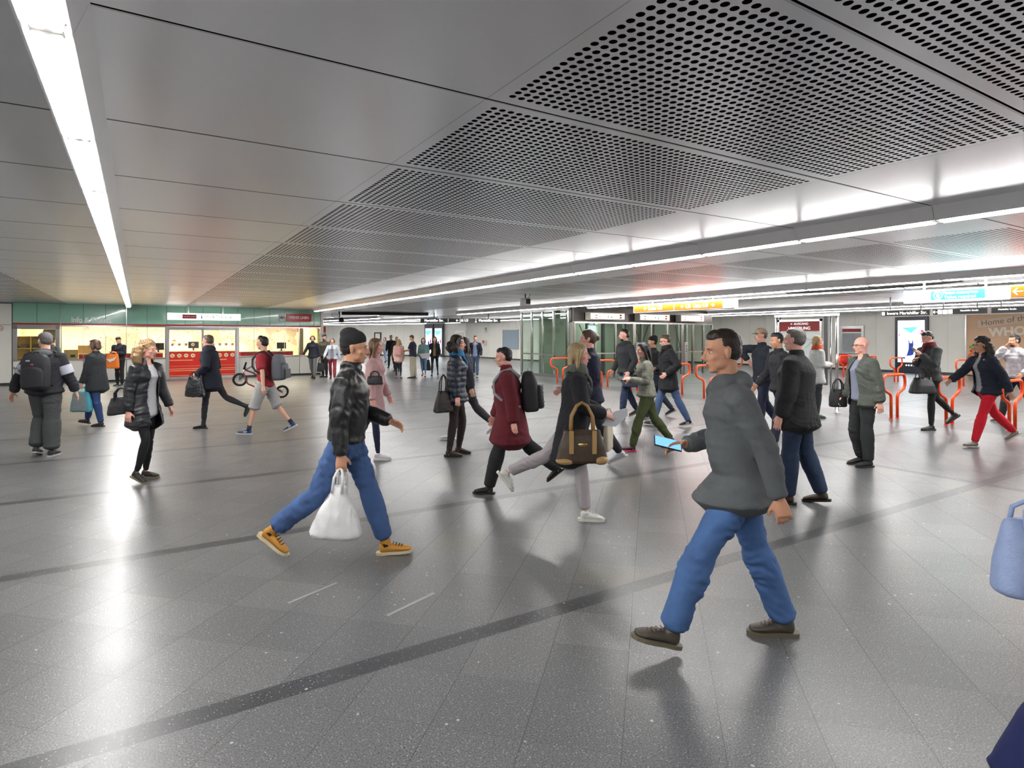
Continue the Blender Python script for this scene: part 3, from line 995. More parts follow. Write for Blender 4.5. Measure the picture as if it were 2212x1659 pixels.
# bright screen inside first lift
e = empty('lift_screen', (on_y(1283, LY - 0.2), LY - 0.1, 1.85), 0, 'small bluish information screen at the left lift', 'screen')
MB().box((-0.22, 0, 0), (0.22, 0.05, 0.32), 0.008).build('screen_case', STEEL, e)
MB().box((-0.18, -0.004, 0.04), (0.18, -0.001, 0.28)).build('display', mat('lit_blue_display', (0.3, 0.5, 0.8), 0.4, emit=0.4, ecol=(0.35, 0.6, 1.0)), e)
for k, x in enumerate((LX + 1.6, LX + 3.9)):
    o = MB().cyl((0, 0, 0), (0, 0, CEIL), 0.16, n=20).build('round_column', mat('pale_green_wall', srgb(190, 200, 182), 0.4))
    o.location = (x, LY + 3.2, 0)
    tag(o, ['pale green round column seen through the left glass wall', 'pale green round column seen between the lifts'][k], 'column')
for u, v, lb in ((1180, 800, 'blue-shirted figure board seen through the glass'),):
    pass

# ------------------------------------------------------------------ chrome map stand by the gates
e = empty('map_stand', (13.12, 8.2, 0), -math.pi / 2, 'tall chrome framed map stand with red header behind the grey haired man', 'map stand')
y_r, y_l = on_x(1808, 13.12), on_x(1678, 13.12)
xr, xl = 8.2 - y_r, 8.2 - y_l
for x in (xl, xr):
    MB().tube([(x, 0, 0), (x, 0, 2.20)], 0.035, 14).tube([(x + (0.1 if x < 0 else -0.14), 0, 0.35), (x + (0.1 if x < 0 else -0.14), 0, 2.2)], 0.02, 10).build('post', CHROME, e)
    MB().cyl((x, 0, 0), (x, 0, 0.012), 0.08, n=20).build('base_plate', CHROME, e)
MB().box((xl - 0.03, -0.06, 2.14), (xr + 0.03, 0.06, 2.21), 0.01).build('top_rail', CHROME, e)
MB().box((xl + 0.05, -0.05, 0.95), (xr - 0.32, -0.02, 1.0)).box((xl + 0.05, -0.05, 2.04), (xr - 0.32, -0.02, 2.09)).box((xl + 0.05, -0.05, 0.95), (xl + 0.10, -0.02, 2.09)).box((xr - 0.37, -0.05, 0.95), (xr - 0.32, -0.02, 2.09)).build('map_frame', CHROME, e)
a, b = xl + 0.1, xr - 0.37
MB().box((a, -0.03, 1.0), (b, -0.02, 1.80)).build('map_sheet', mat('pale_map', srgb(212, 222, 218), 0.4, emit=0.05, ecol=(0.9, 1, 0.95)), e)
mb = MB(); rnd = random.Random(4)
for k in range(11):
    x, z = rnd.uniform(a + 0.05, b - 0.3), rnd.uniform(1.05, 1.7)
    an = rnd.uniform(-1, 1); l = rnd.uniform(0.12, 0.3)
    mb.tube([(x, -0.032, z), (min(b - 0.02, x + l * math.cos(an)), -0.032, min(1.78, max(1.02, z + l * math.sin(an))))], 0.004, 4)
mb.build('map_line', mat('map_lines', srgb(120, 130, 135), 0.5), e)
MB().box((a, -0.034, 1.82), (b, -0.02, 2.04)).build('red_header', mat('dark_red_header', srgb(140, 25, 25), 0.35, emit=0.05, ecol=srgb(150, 25, 20)), e)
text('lettering', 'UMGEBUNG', 0.10, mat('sign_white', (0.9, 0.9, 0.9), 0.4, emit=0.25, ecol=(1, 1, 1)), ((a + b) / 2, -0.038, 1.88), 0, e)
text('lettering', '\u2190 AUSGANG', 0.075, MATS['sign_white'], ((a + b) / 2, -0.038, 1.985), 0, e)
for x in (xr - 0.26, ):
    MB().box((x - 0.03, -0.02, 0.6), (x + 0.04, 0.02, 2.14)).build('side_panel', DARKSTEEL, e)

# ------------------------------------------------------------------ things on the cream side wall
WX = 30.7


def east(u0, u1):
    return on_x(u0, WX - 0.1), on_x(u1, WX - 0.1)


def wall_thing(name, X, y0, y1, z0, label, cat):
    e = empty(name, (X, (y0 + y1) / 2, z0), -math.pi / 2, label, cat)
    return e, abs(y0 - y1) / 2


y0, y1 = east(1934, 2005)
e, w = wall_thing('advertising_screen', WX - 0.14, y0, y1, 0.0, 'tall lit advertising screen in a dark frame on the cream wall right', 'screen')
MB().box((-w, 0, 0.02), (w, 0.13, 2.62), 0.01).build('screen_case', mat('dark_navy_case', (0.012, 0.014, 0.03), 0.3), e)
SCRW = mat('lit_white_screen', (1, 1, 1), 0.4, emit=0.75, ecol=(0.82, 0.92, 1.0))
MB().box((-w + 0.13, -0.006, 0.50), (w - 0.13, -0.001, 2.45)).build('display', SCRW, e)
SB = mat('screen_blue', srgb(30, 60, 160), 0.4, emit=0.1, ecol=srgb(30, 60, 170))
ST = mat('screen_teal', srgb(90, 200, 200), 0.4, emit=0.3, ecol=srgb(120, 215, 210))
SP = mat('screen_pink', srgb(225, 40, 120), 0.4, emit=0.2, ecol=srgb(225, 50, 130))
text('lettering', 'UOC screen', 0.20, SB, (-w * 0.05, -0.01, 2.30), 0, e, sx=0.85)
MB().prism([(-w * 0.55, 2.12), (w * 0.45, 2.15), (0.0, 1.85)], -0.010, -0.007).build('teal_shape', ST, e)
# blue one-piece garment in the advertisement
MB().prism([(-0.10, 1.52), (-0.06, 1.52), (-0.05, 1.40), (0.05, 1.40), (0.06, 1.52), (0.10, 1.52), (0.11, 1.30), (0.08, 1.16), (0.13, 0.98), (0.10, 0.86), (0.02, 0.82), (-0.14, 0.80), (-0.20, 0.78), (-0.14, 0.95), (-0.10, 1.12), (-0.09, 1.3)], -0.014, -0.008).build('blue_garment', SB, e)
mb = MB()
for (x, z, r) in ((w - 0.22, 1.95, 0.07), (w - 0.28, 1.85, 0.05), (w - 0.2, 1.55, 0.05), (-w + 0.2, 1.78, 0.04), (w - 0.24, 1.45, 0.04)):
    mb.ell((x, -0.010, z), (r, 0.004, r * 0.8), seg=8)
mb.build('pink_shape', SP, e)
MB().box((-w + 0.14, -0.010, 0.66), (-w * 0.35, -0.007, 0.74)).build('small_caption', SB, e)
for k in range(5):
    MB().cyl((-0.2 + 0.11 * k, -0.006, 0.36), (-0.2 + 0.11 * k, 0.0, 0.36), 0.035, n=12).build('round_button', mat('lit_button', (1, 1, 1), 0.4, emit=0.4), e)

y0, y1 = on_x(2088, WX - 0.1), 6.0
e, w = wall_thing('wall_poster', WX - 0.1, y0, y1, 0.0, 'huge brown poster reading Home of the WHOPPER at the right edge', 'poster')
MB().box((-w, 0, 0.05), (w, 0.06, 2.75), 0.004).build('poster_sheet', mat('brown_poster', srgb(205, 165, 132), 0.45, noise=0.12, nscale=2), e)
MB().box((-w - 0.06, -0.02, 0.02), (-w, 0.07, 2.78), 0.004).build('metal_edge', STEEL, e)
PW = mat('poster_cream', srgb(225, 215, 200), 0.5)
o = MB().box((-0.95, -0.004, -0.16), (0.95, -0.001, 0.16)).build('paper_strip', mat('poster_paper', srgb(205, 185, 165), 0.5), e)
o.location = (-w + 1.35, -0.003, 2.36); o.rotation_euler = (0, -0.13, 0)
BR = mat('poster_dark_brown', srgb(140, 95, 55), 0.5)
o = text('lettering', 'Home of the', 0.34, BR, (-w + 1.35, -0.012, 2.36), 0, e, sx=0.95, shear=0.1); o.rotation_euler = (math.pi / 2, -0.13, 0)
o = text('lettering', 'WHOPPER', 0.48, PW, (-w + 1.95, -0.012, 1.93), 0, e, sx=1.0, bold=0.045); o.rotation_euler = (math.pi / 2, -0.07, 0)
# burger picture
mb = MB()
mb.ell((-w + 0.55, -0.0, 0.75), (0.55, 0.02, 0.4), seg=14)
mb.build('burger_bun', mat('bun_orange', srgb(205, 105, 60), 0.5), e)
MB().ell((-w + 0.5, -0.01, 1.25), (0.42, 0.018, 0.13), seg=14).build('lettuce', mat('lettuce_green', srgb(110, 160, 60), 0.5), e)
MB().ell((-w + 0.5, -0.012, 1.08), (0.4, 0.02, 0.1), seg=14).build('tomato', mat('tomato_red', srgb(190, 60, 35), 0.5), e)

y0, y1 = on_x(1814, WX - 0.1), on_x(1865, WX - 0.1)
e, w = wall_thing('wall_map_case', WX - 0.08, y0, y1, 0.83, 'steel framed wall map with red header left of the lit screen', 'map case')
MB().box((-w, 0, 0), (w, 0.07, 1.42), 0.01).build('case', STEEL, e)
MB().box((-w + 0.12, -0.006, 0.1), (w - 0.12, -0.001, 1.05)).build('map_sheet', mat('grey_map', srgb(150, 155, 158), 0.4, noise=0.2, nscale=6), e)
MB().box((-w + 0.12, -0.006, 1.1), (w - 0.12, -0.001, 1.27)).build('red_header', mat('map_red', srgb(150, 40, 40), 0.4), e)

# second poster part of the wall, beyond the stand: seats strip under the wall
p = P(1822, 800)
e = empty('litter_bin', (p.x, p.y, 0), -0.5, 'red litter bin behind the chrome map stand', 'bin')
MB().cyl((0, 0, 0.22), (0, 0, 0.82), 0.19, 0.21, n=20).build('bin_body', mat('bright_red_paint', srgb(235, 50, 40), 0.35), e)
MB().cyl((0, 0, 0.82), (0, 0, 0.86), 0.215, n=20).build('rim', STEEL, e)
MB().cyl((0, 0, 0), (0, 0, 0.22), 0.03, n=10).cyl((0, 0, 0), (0, 0, 0.015), 0.15, n=16).build('foot', STEEL, e)

# ------------------------------------------------------------------ far wall things
fang = math.atan2((FARC - FARE).y, (FARC - FARE).x)


def far_at(u, off=0.06):
    dx, dy = ray(u)
    d = (FARC - FARE).normalized()
    ox, oy = FARE.x, FARE.y
    det = dx * (-d.y) + d.x * dy
    t = (ox * (-d.y) + d.x * oy) / det
    p = Vector((t * dx, t * dy, 0))
    n = Vector((d.y, -d.x, 0))
    return p + n * off


def far_thing(name, u0, u1, label, cat=None, off=0.03):
    a, b = far_at(u0, off), far_at(u1, off)
    e = empty(name, (a + b) / 2, fang, label, cat)
    return e, (b - a).length / 2


for n, (u0, u1, z1, off) in enumerate(((809, 824, 2.1, 0.03), (984, 1006, 2.2, 0.03))):
    e, w = far_thing('door_%d' % (n + 3), u0, u1, None)
    struct(e)
    MB().box((-w, -0.03, 0), (-w + 0.12, 0.02, z1)).box((w - 0.12, -0.03, 0), (w, 0.02, z1)).box((-w, -0.03, z1 - 0.1), (w, 0.02, z1)).build('door_frame', PLINTH if n == 0 else GREYPL, e)
    MB().box((-w + 0.12, -0.01, 0.02), (w - 0.12, 0.02, z1 - 0.1)).build('door_leaf', CREAM, e)
    MB().box((w - 0.3, -0.04, 1.0), (w - 0.18, -0.01, 1.03)).build('door_handle', STEEL, e)
for k, (u0, u1) in enumerate(((921, 940), (941, 961))):
    e, w = far_thing('advertising_screen', u0, u1, ['left of two tall lit advertising screens on the far wall', 'right of two tall lit advertising screens on the far wall'][k], 'screen', 0.25)
    MB().box((-w + 0.02, -0.06, 0.05), (w - 0.02, 0.12, 2.78), 0.01).build('screen_case', mat('slate_case', (0.05, 0.06, 0.08), 0.4), e)
    MB().box((-w + 0.13, -0.068, 0.25), (w - 0.13, -0.062, 2.42)).build('display', SCRW, e)
    MB().prism([(-0.35, 2.2), (0.3, 2.25), (0.2, 1.95), (-0.2, 1.8)], -0.074, -0.069).build('teal_shape', ST, e)
    MB().prism([(-0.08, 1.3), (0.08, 1.35), (0.1, 0.8), (-0.1, 0.7)], -0.074, -0.069).build('blue_garment', SB, e)
    MB().ell((w - 0.25, -0.07, 1.3), (0.08, 0.004, 0.2), seg=8).build('pink_shape', SP, e)
e = empty('call_box', (23.3, on_x(1046, 23.3), 1.2), -math.pi / 2, 'small red emergency call box on the far white wall', 'call box')
MB().box((-0.25, 0, -0.2), (0.25, 0.09, 0.22), 0.01).build('case', WHITE, e)
MB().box((-0.28, -0.02, -0.02), (0.0, 0.0, 0.22), 0.01).build('red_panel', mat('box_red', srgb(190, 40, 60), 0.4), e)
e = empty('exit_sign', (23.365, on_x(1047, 23.3), 2.2), -math.pi / 2, 'small white and green sign above the red call box', 'sign')
MB().box((-0.22, 0, -0.2), (0.22, 0.03, 0.25), 0.01).build('plate', WHITE, e)
MB().box((-0.05, -0.006, 0.05), (0.18, 0.0, 0.22)).box((0.08, -0.006, -0.1), (0.18, 0.0, 0.1)).build('green_symbol', mat('sign_green', srgb(60, 150, 110), 0.4), e)
y0, y1 = on_x(1085, 23.3), on_x(1118, 23.3)
e = struct(empty('window_4', (23.36, (y0 + y1) / 2, 0.85), -math.pi / 2))
w = abs(y0 - y1) / 2
MB().box((-w, 0, 0), (w, 0.03, 1.35), 0.004).build('pane', mat('blue_grey_window', srgb(150, 165, 178), 0.1), e)
MB().box((-w - 0.04, -0.02, -0.04), (-w, 0.05, 1.39)).box((-w, -0.02, 1.35), (w, 0.05, 1.39)).box((-w, -0.02, -0.04), (w, 0.05, 0)).build('window_frame', STEEL, e)

# ------------------------------------------------------------------ ceiling hardware
p = P(1135, 656, 2.62)
e = empty('security_camera', (p.x, p.y, 2.55), -0.4, 'white boxed security camera hanging from the ceiling in mid hall', 'camera')
MB().box((-0.13, -0.1, 0.0), (0.13, 0.16, 0.22), 0.012).build('camera_box', WHITE, e)
MB().box((0.0, -0.13, 0.06), (0.12, -0.1, 0.20), 0.008).build('lens_window', BLACK, e)
MB().tube([(0, 0, 0.22), (0, 0, CEIL - 2.55)], 0.02, 8).tube([(0.05, 0, 0.22), (0.12, 0, 0.27), (0.12, 0, CEIL - 2.55)], 0.008, 6).build('bracket', DARKSTEEL, e)
p = P(733, 686, 2.6)
e = empty('security_camera', (p.x, p.y, 2.6), 0, 'dark double security camera hanging beyond the ticket shop corner', 'camera')
MB().tube([(0, 0, 0.0), (0, 0, CEIL - 2.6)], 0.04, 8).build('bracket', DARKSTEEL, e)
MB().box((-0.35, -0.12, 0.02), (-0.05, 0.1, 0.18), 0.02).build('camera_box', STEEL, e)
MB().ell((0.1, 0, -0.12), (0.13, 0.13, 0.13)).build('camera_dome', BLACK, e)
# dark cable trays
p0, p1 = P(738, 677, 2.82), P(925, 679, 2.82)
o = MB().tube([p0, p1], 0.07, 8).build('cable_tray', mat('black_duct', (0.02, 0.02, 0.02), 0.5)); tag(o, 'long black duct under the ceiling beyond the ticket shop', 'duct')
ya, yb = on_x(1700, 13.6), on_x(2080, 13.6)
o = MB().tube([(13.6, ya + (yb - ya) * k / 12, 2.80 - 0.045 * math.sin(math.pi * k / 12)) for k in range(13)], 0.05, 8).build('cable_duct', MATS['black_duct']); tag(o, 'sagging black cable duct between the two lamp rows above the gates', 'duct')
p = P(2065, 612, 2.72)
e = empty('smoke_detector', (p.x, p.y, CEIL), 0, 'grey round bracket under the ceiling above the turquoise sign', 'detector')
MB().cyl((0, 0, -0.12), (0, 0, 0), 0.06, 0.05, n=14).build('body', GREYPL, e)
# ------------------------------------------------------------------ people
TMP = bpy.data.scenes.new('sculpt')
VL = TMP.view_layers[0]


def fuse(bm, voxel, smooth=2, wr=0.0, wsc=18.0, seed=0, dims=(1, 1, 1), top=None):
    """join overlapping closed shapes into one skin and soften it; returns a mesh"""
    me = bpy.data.meshes.new('raw')
    bmesh.ops.recalc_face_normals(bm, faces=bm.faces)
    bm.to_mesh(me)
    bm.free()
    ob = bpy.data.objects.new('raw', me)
    TMP.collection.objects.link(ob)
    md = ob.modifiers.new('r', 'REMESH')
    md.mode = 'VOXEL'
    md.voxel_size = voxel
    VL.update()
    dg = VL.depsgraph
    out = bpy.data.meshes.new_from_object(ob.evaluated_get(dg))
    bpy.data.objects.remove(ob)
    bpy.data.meshes.remove(me)
    n = len(out.vertices)
    co = np.empty(n * 3, np.float32)
    out.vertices.foreach_get('co', co)
    co = co.reshape(-1, 3)
    ed = np.empty(len(out.edges) * 2, np.int32)
    out.edges.foreach_get('vertices', ed)
    ed = ed.reshape(-1, 2)
    cnt = np.bincount(ed.ravel(), minlength=n).astype(np.float32)[:, None]
    cnt[cnt == 0] = 1
    for _ in range(smooth):
        acc = np.zeros_like(co)
        for k in range(3):
            acc[:, k] = np.bincount(ed[:, 0], co[ed[:, 1], k], n) + np.bincount(ed[:, 1], co[ed[:, 0], k], n)
        co = co * 0.35 + (acc / cnt) * 0.65
    if wr:
        rs = np.random.RandomState(seed)
        out.vertices.foreach_set('co', co.ravel())
        out.update()
        no = np.empty(n * 3, np.float32)
        out.vertex_normals.foreach_get('vector', no)
        no = no.reshape(-1, 3)
        h = np.zeros(n)
        w = co + 0.03 * np.sin(co[:, [1, 2, 0]] * 23 + seed)
        for k in range(7):
            d = rs.normal(size=3) * np.array(dims)
            d = d / np.linalg.norm(d) * wsc * (0.7 + 0.5 * k / 3)
            h += np.sin(w @ (d * (1 + 0.35 * k)) + rs.uniform(0, 6)) / (1 + 0.25 * k)
        h = np.sign(h) * np.abs(h) ** 0.8
        env = 0.45 + 0.55 * np.sin(co @ rs.normal(size=3) * 7 + seed) * np.sin(co[:, 2] * 9 + seed)
        if top is not None:
            env = env * np.clip((top - co[:, 2]) / 0.12, 0, 1)
        co = co + no * (h * env * wr * 0.55)[:, None]
    out.vertices.foreach_set('co', co.astype(np.float32).ravel())
    out.polygons.foreach_set('use_smooth', [True] * len(out.polygons))
    out.update()
    return out


def mobj(name, me, mats, parent):
    me.name = name
    if len(me.materials):
        me.materials.clear()
    for m in (mats if isinstance(mats, (list, tuple)) else [mats]):
        me.materials.append(m)
    o = bpy.data.objects.new(name, me)
    COL.objects.link(o)
    o.parent = parent
    return o


def ring_loft(bm, rings, n=20):
    """rings: (centre, half-axis a, half-axis b); domed ends"""
    rr = []
    c0, a0, b0 = rings[0]
    c1, a1, b1 = rings[-1]
    d0 = (rings[0][0] - rings[1][0]).normalized() * min(a0.length, b0.length) * 0.35
    d1 = (rings[-1][0] - rings[-2][0]).normalized() * min(a1.length, b1.length) * 0.35
    full = [(c0 + d0, a0 * 0.55, b0 * 0.55)] + list(rings) + [(c1 + d1, a1 * 0.55, b1 * 0.55)]
    vs = []
    for c, a, b in full:
        vs.append([bm.verts.new(c + a * math.cos(2 * math.pi * k / n) + b * math.sin(2 * math.pi * k / n)) for k in range(n)])
    for i in range(len(vs) - 1):
        for k in range(n):
            bm.faces.new((vs[i][k], vs[i][(k + 1) % n], vs[i + 1][(k + 1) % n], vs[i + 1][k]))
    bm.faces.new(list(reversed(vs[0])))
    bm.faces.new(vs[-1])


def limb(bm, pts, rad, n=14, flat=1.0):
    """tapering limb through the points with round ends; rad may be (r_side, r_depth)"""
    rings = []
    N = len(pts)
    prev = None
    for i, p in enumerate(pts):
        d = (pts[min(i + 1, N - 1)] - pts[max(i - 1, 0)]).normalized()
        if prev is None:
            prev = Vector((0, 1, 0)) if abs(d.y) < 0.9 else Vector((1, 0, 0))
        a = (prev - d * prev.dot(d)).normalized()
        prev = a
        b = d.cross(a)
        r = rad[i]
        if not hasattr(r, '__len__'):
            r = (r, r * flat)
        rings.append((p, a * r[0], b * r[1]))
    # subdivide for rounder bends
    out = []
    for i in range(len(rings) - 1):
        for q in (0, 0.33, 0.66):
            out.append(tuple(rings[i][k].lerp(rings[i + 1][k], q) for k in range(3)))
    out.append(rings[-1])
    ring_loft(bm, out, n)


def ellip(bm, c, r, M=None, seg=16):
    res = bmesh.ops.create_uvsphere(bm, u_segments=seg, v_segments=max(8, seg * 2 // 3), radius=1.0)
    for v in res['verts']:
        q = Vector((v.co.x * r[0], v.co.y * r[1], v.co.z * r[2]))
        v.co = (M @ q if M is not None else q) + Vector(c)


def sag(a):
    a = math.radians(a)
    return Vector((math.sin(a), 0, -math.cos(a)))


class Rig:
    pass


def solve(H, female, pose):
    s = H / 1.76
    g = Rig()
    g.s = s
    g.female = female
    lean = math.radians(pose.get('lean', 3))
    tw = math.radians(pose.get('tw', 0))
    hipw = (0.088 if not female else 0.092) * s
    shw = (0.178 if not female else 0.158) * s
    Lt, Ls = 0.43 * s, 0.425 * s
    hip0 = Vector((0, 0, 0.93 * s))
    g.spine_d = Vector((math.sin(lean), 0, math.cos(lean)))
    g.back_d = Vector((math.cos(lean), 0, -math.sin(lean)))
    g.legs = []
    low = 9
    for i, sy in enumerate((1, -1)):
        th, kn, fp = pose['th'][i], pose['kn'][i], pose['fp'][i]
        hip = hip0 + Vector((0, sy * hipw, 0))
        ab = math.radians(pose.get('spread', 1.0)) * sy
        R = Matrix.Rotation(ab, 3, 'X')
        knee = hip + R @ (sag(th) * Lt)
        ank = knee + R @ (sag(th - kn) * Ls)
        fa = math.radians(fp)
        yw = math.radians(pose.get('splay', 6)) * sy
        fd = Vector((math.cos(fa) * math.cos(yw), math.cos(fa) * math.sin(yw), math.sin(fa)))
        up = Vector((-math.sin(fa) * math.cos(yw), -math.sin(fa) * math.sin(yw), math.cos(fa)))
        heel = ank - fd * 0.055 * s - up * 0.085 * s
        toe = ank + fd * 0.16 * s - up * 0.085 * s
        low = min(low, heel.z, toe.z)
        g.legs.append([hip, knee, ank, fd, up])
    dz = Vector((0, 0, -low + pose.get('lift', 0)))
    g.hip0 = hip0 + dz
    for L in g.legs:
        for k in range(3):
            L[k] = L[k] + dz
    P0 = g.hip0
    g.P0 = P0
    g.at = lambda h: P0 + g.spine_d * (h * s)
    side = Matrix.Rotation(tw, 3, g.spine_d) @ Vector((0, 1, 0))
    g.side = side
    g.fwd = Matrix.Rotation(tw, 3, g.spine_d) @ g.back_d
    g.arms = []
    La, Lf = 0.285 * s, 0.255 * s
    for i, sy in enumerate((1, -1)):
        sh = g.at(0.475) + side * (sy * shw)
        hand = pose.get('hand', (None, None))[i]
        if hand is not None:
            tgt = Vector(hand)
            if pose.get('rel', True):
                tgt = Vector((tgt.x * s, tgt.y * s, tgt.z * s))
            d = tgt - sh
            L = min(d.length, (La + Lf) * 0.995)
            d.normalize()
            tgt = sh + d * L
            ca = (La * La + L * L - Lf * Lf) / (2 * La * L)
            ca = max(-1, min(1, ca))
            pole = Vector(pose.get('pole', ((-0.6, 0.5 * sy, -0.7), (-0.6, 0.5 * sy, -0.7)))[i])
            pp = (pole - d * pole.dot(d)).normalized()
            elb = sh + d * (La * ca) + pp * (La * math.sqrt(max(0, 1 - ca * ca)))
            wr = tgt
        else:
            a, e = pose['sh'][i], pose['el'][i]
            ab = math.radians(pose.get('ab', (9, 9))[i])
            R = Matrix.Rotation(ab * sy, 3, 'X')
            elb = sh + R @ (sag(a) * La)
            inn = math.radians(pose.get('inn', (8, 8))[i])
            R2 = Matrix.Rotation((ab - inn) * sy, 3, 'X')
            wr = elb + R2 @ (sag(a + e) * Lf)
        g.arms.append([sh, elb, wr])
    # head
    nk = g.at(0.535)
    g.neck0 = nk
    hy, hp = math.radians(pose.get('hy', 0)), math.radians(pose.get('hp', 0))
    g.hm = Matrix.Rotation(hy + tw * 0.5, 3, 'Z') @ Matrix.Rotation(hp, 3, 'Y')
    lift = Vector((math.sin(lean + hp * 0.5) * 0.6, 0, 1)).normalized()
    lift = Matrix.Rotation(hy * 0.3, 3, 'Z') @ lift
    g.hc = nk + lift * (0.172 * s) + g.hm @ Vector((0.018 * s, 0, 0))
    g.hs = s * 0.985
    return g


def head_pt(g, x, y, z):
    return g.hc + g.hm @ (Vector((x, y, z)) * g.hs)


def add_head(bm, g, detail):
    M, hs = g.hm, g.hs

    def E(c, r, seg=16, R=None):
        ellip(bm, head_pt(g, *c), tuple(q * hs for q in r), M if R is None else M @ R, seg)
    f = 0.94 if g.female else 1.0
    E((-0.012, 0, 0.030), (0.096, 0.076, 0.088), 20)
    E((0.022, 0, -0.028), (0.066, 0.060 * f, 0.082), 20)
    E((0.036, 0, -0.074), (0.044, 0.040 * f, 0.038))
    E((0.060, 0, -0.096), (0.022, 0.026 * f, 0.018))
    for sy in (1, -1):
        E((0.022, 0.044 * f * sy, -0.064), (0.034, 0.016, 0.028))
        E((0.052, 0.038 * sy, -0.026), (0.026, 0.022, 0.018))
        if detail:
            E((0.079, 0.030 * sy, 0.021), (0.012, 0.022, 0.008), 12)
        E((-0.004, 0.080 * sy, -0.010), (0.017, 0.010, 0.031), 12)
        E((-0.009, 0.086 * sy, 0.003), (0.015, 0.007, 0.020), 10)
    limb(bm, [head_pt(g, 0.083, 0, 0.012), head_pt(g, 0.097, 0, -0.010), head_pt(g, 0.109, 0, -0.031)], [0.009 * hs, 0.0105 * hs, 0.0145 * hs], 10)
    E((0.093, 0.011, -0.036), (0.010, 0.008, 0.007), 8)
    E((0.093, -0.011, -0.036), (0.010, 0.008, 0.007), 8)
    if detail:
        E((0.083, 0, -0.060), (0.011, 0.022, 0.0055), 10)
        E((0.081, 0, -0.071), (0.011, 0.019, 0.0065), 10)
    # neck
    limb(bm, [g.at(0.47), g.neck0 + Vector((0, 0, 0.02)), g.hc + g.hm @ (Vector((-0.02, 0, -0.03)) * hs)],
         [(0.075 * hs, 0.07 * hs), (0.056 * hs * f, 0.058 * hs * f), (0.056 * hs * f, 0.06 * hs * f)])


def add_hand(bm, g, i, curl, detail, relax=1.0):
    s = g.s * (0.93 if g.female else 1.0)
    sh, elb, wr = g.arms[i]
    sy = 1 if i == 0 else -1
    d = (wr - elb).normalized()
    n = Vector((0, -sy, 0)) + Vector((-0.35, 0, 0))
    if abs(d.dot(n.normalized())) > 0.85 or d.z > -0.35:
        n = Vector((0.0, -sy * 0.75, -0.65)) if d.x > 0.3 else n
    n = (n - d * n.dot(d)).normalized()
    w = n.cross(d) * sy
    if w.dot(Vector((1, 0, 0.6))) < 0:
        w = -w
    base = wr - d * 0.01
    rings = []
    for t_, a, b in ((0.0, 0.026, 0.021), (0.03, 0.034, 0.020), (0.065, 0.041, 0.018), (0.092, 0.041, 0.015)):
        rings.append((base + d * t_ * s, w * a * s, n * b * s))
    ring_loft(bm, rings, 14)
    kn = base + d * 0.088 * s
    L = [0.068, 0.078, 0.072, 0.056]
    tips = []
    for k in range(4):
        off = (0.031 - 0.0205 * k)
        p = kn + w * off * s
        ang = math.radians(curl * (0.30 + 0.04 * k))
        pts = [p - d * 0.012 * s, p]
        dd = (d + w * (0.10 - 0.07 * k)).normalized()
        for q, fr in enumerate((0.45, 0.30, 0.25)):
            ang2 = ang * (1.0, 1.25, 0.9)[q]
            ax = dd.cross(n).normalized()
            dd = (Matrix.Rotation(ang2, 3, ax) @ dd).normalized()
            p = p + dd * L[k] * fr * s
            pts.append(p)
        limb(bm, pts, [0.0092 * s, 0.0090 * s, 0.0084 * s, 0.0078 * s, 0.0066 * s], 8)
        tips.append(p)
    p = base + d * 0.025 * s + w * 0.026 * s
    dd = (d * 0.72 + w * 0.62 + n * 0.32).normalized()
    pts = [p - dd * 0.01 * s, p + dd * 0.03 * s, p + (dd * 0.055 + n * 0.006) * s, p + (dd * 0.065 + d * 0.014 + n * 0.012) * s]
    limb(bm, pts, [0.013 * s, 0.0125 * s, 0.0105 * s, 0.008 * s], 8)
    return kn + n * 0.02 * s, d, n, w


LEG_R = ((0.0, 0.088), (0.25, 0.082), (0.6, 0.066), (0.95, 0.050), (1.05, 0.050), (1.3, 0.052), (1.6, 0.042), (1.93, 0.031), (2.0, 0.031))


def leg_pts(L, t0, t1, prof, add, s, n=9):
    hip, knee, ank = L[0], L[1], L[2]
    pts, rad = [], []
    ts = sorted(set([t0, t1] + [q[0] for q in prof if t0 < q[0] < t1]))
    for t_ in ts:
        p = hip.lerp(knee, t_) if t_ <= 1 else knee.lerp(ank, t_ - 1)
        for (a, ra), (b, rb) in zip(prof[:-1], prof[1:]):
            if a <= t_ <= b:
                r = ra + (rb - ra) * (t_ - a) / (b - a)
        pts.append(p)
        rad.append((r + (add(t_) if callable(add) else add)) * s)
    return pts, rad


def torso(bm, g, rows, n=24):
    rings = []
    for h, a, b, off in rows:
        f = min(1, max(0, (h - 0.1) / 0.35))
        sd = Vector((0, 1, 0)).lerp(g.side, f).normalized()
        fw = g.back_d.lerp(g.fwd, f).normalized()
        c = g.at(h) if h >= 0 else g.P0 + Vector((0, 0, h * g.s))
        if h < 0:
            fw = Vector((1, 0, 0))
        rings.append((c + fw * off * g.s, sd * a * g.s, fw * b * g.s))
    ring_loft(bm, rings, n)


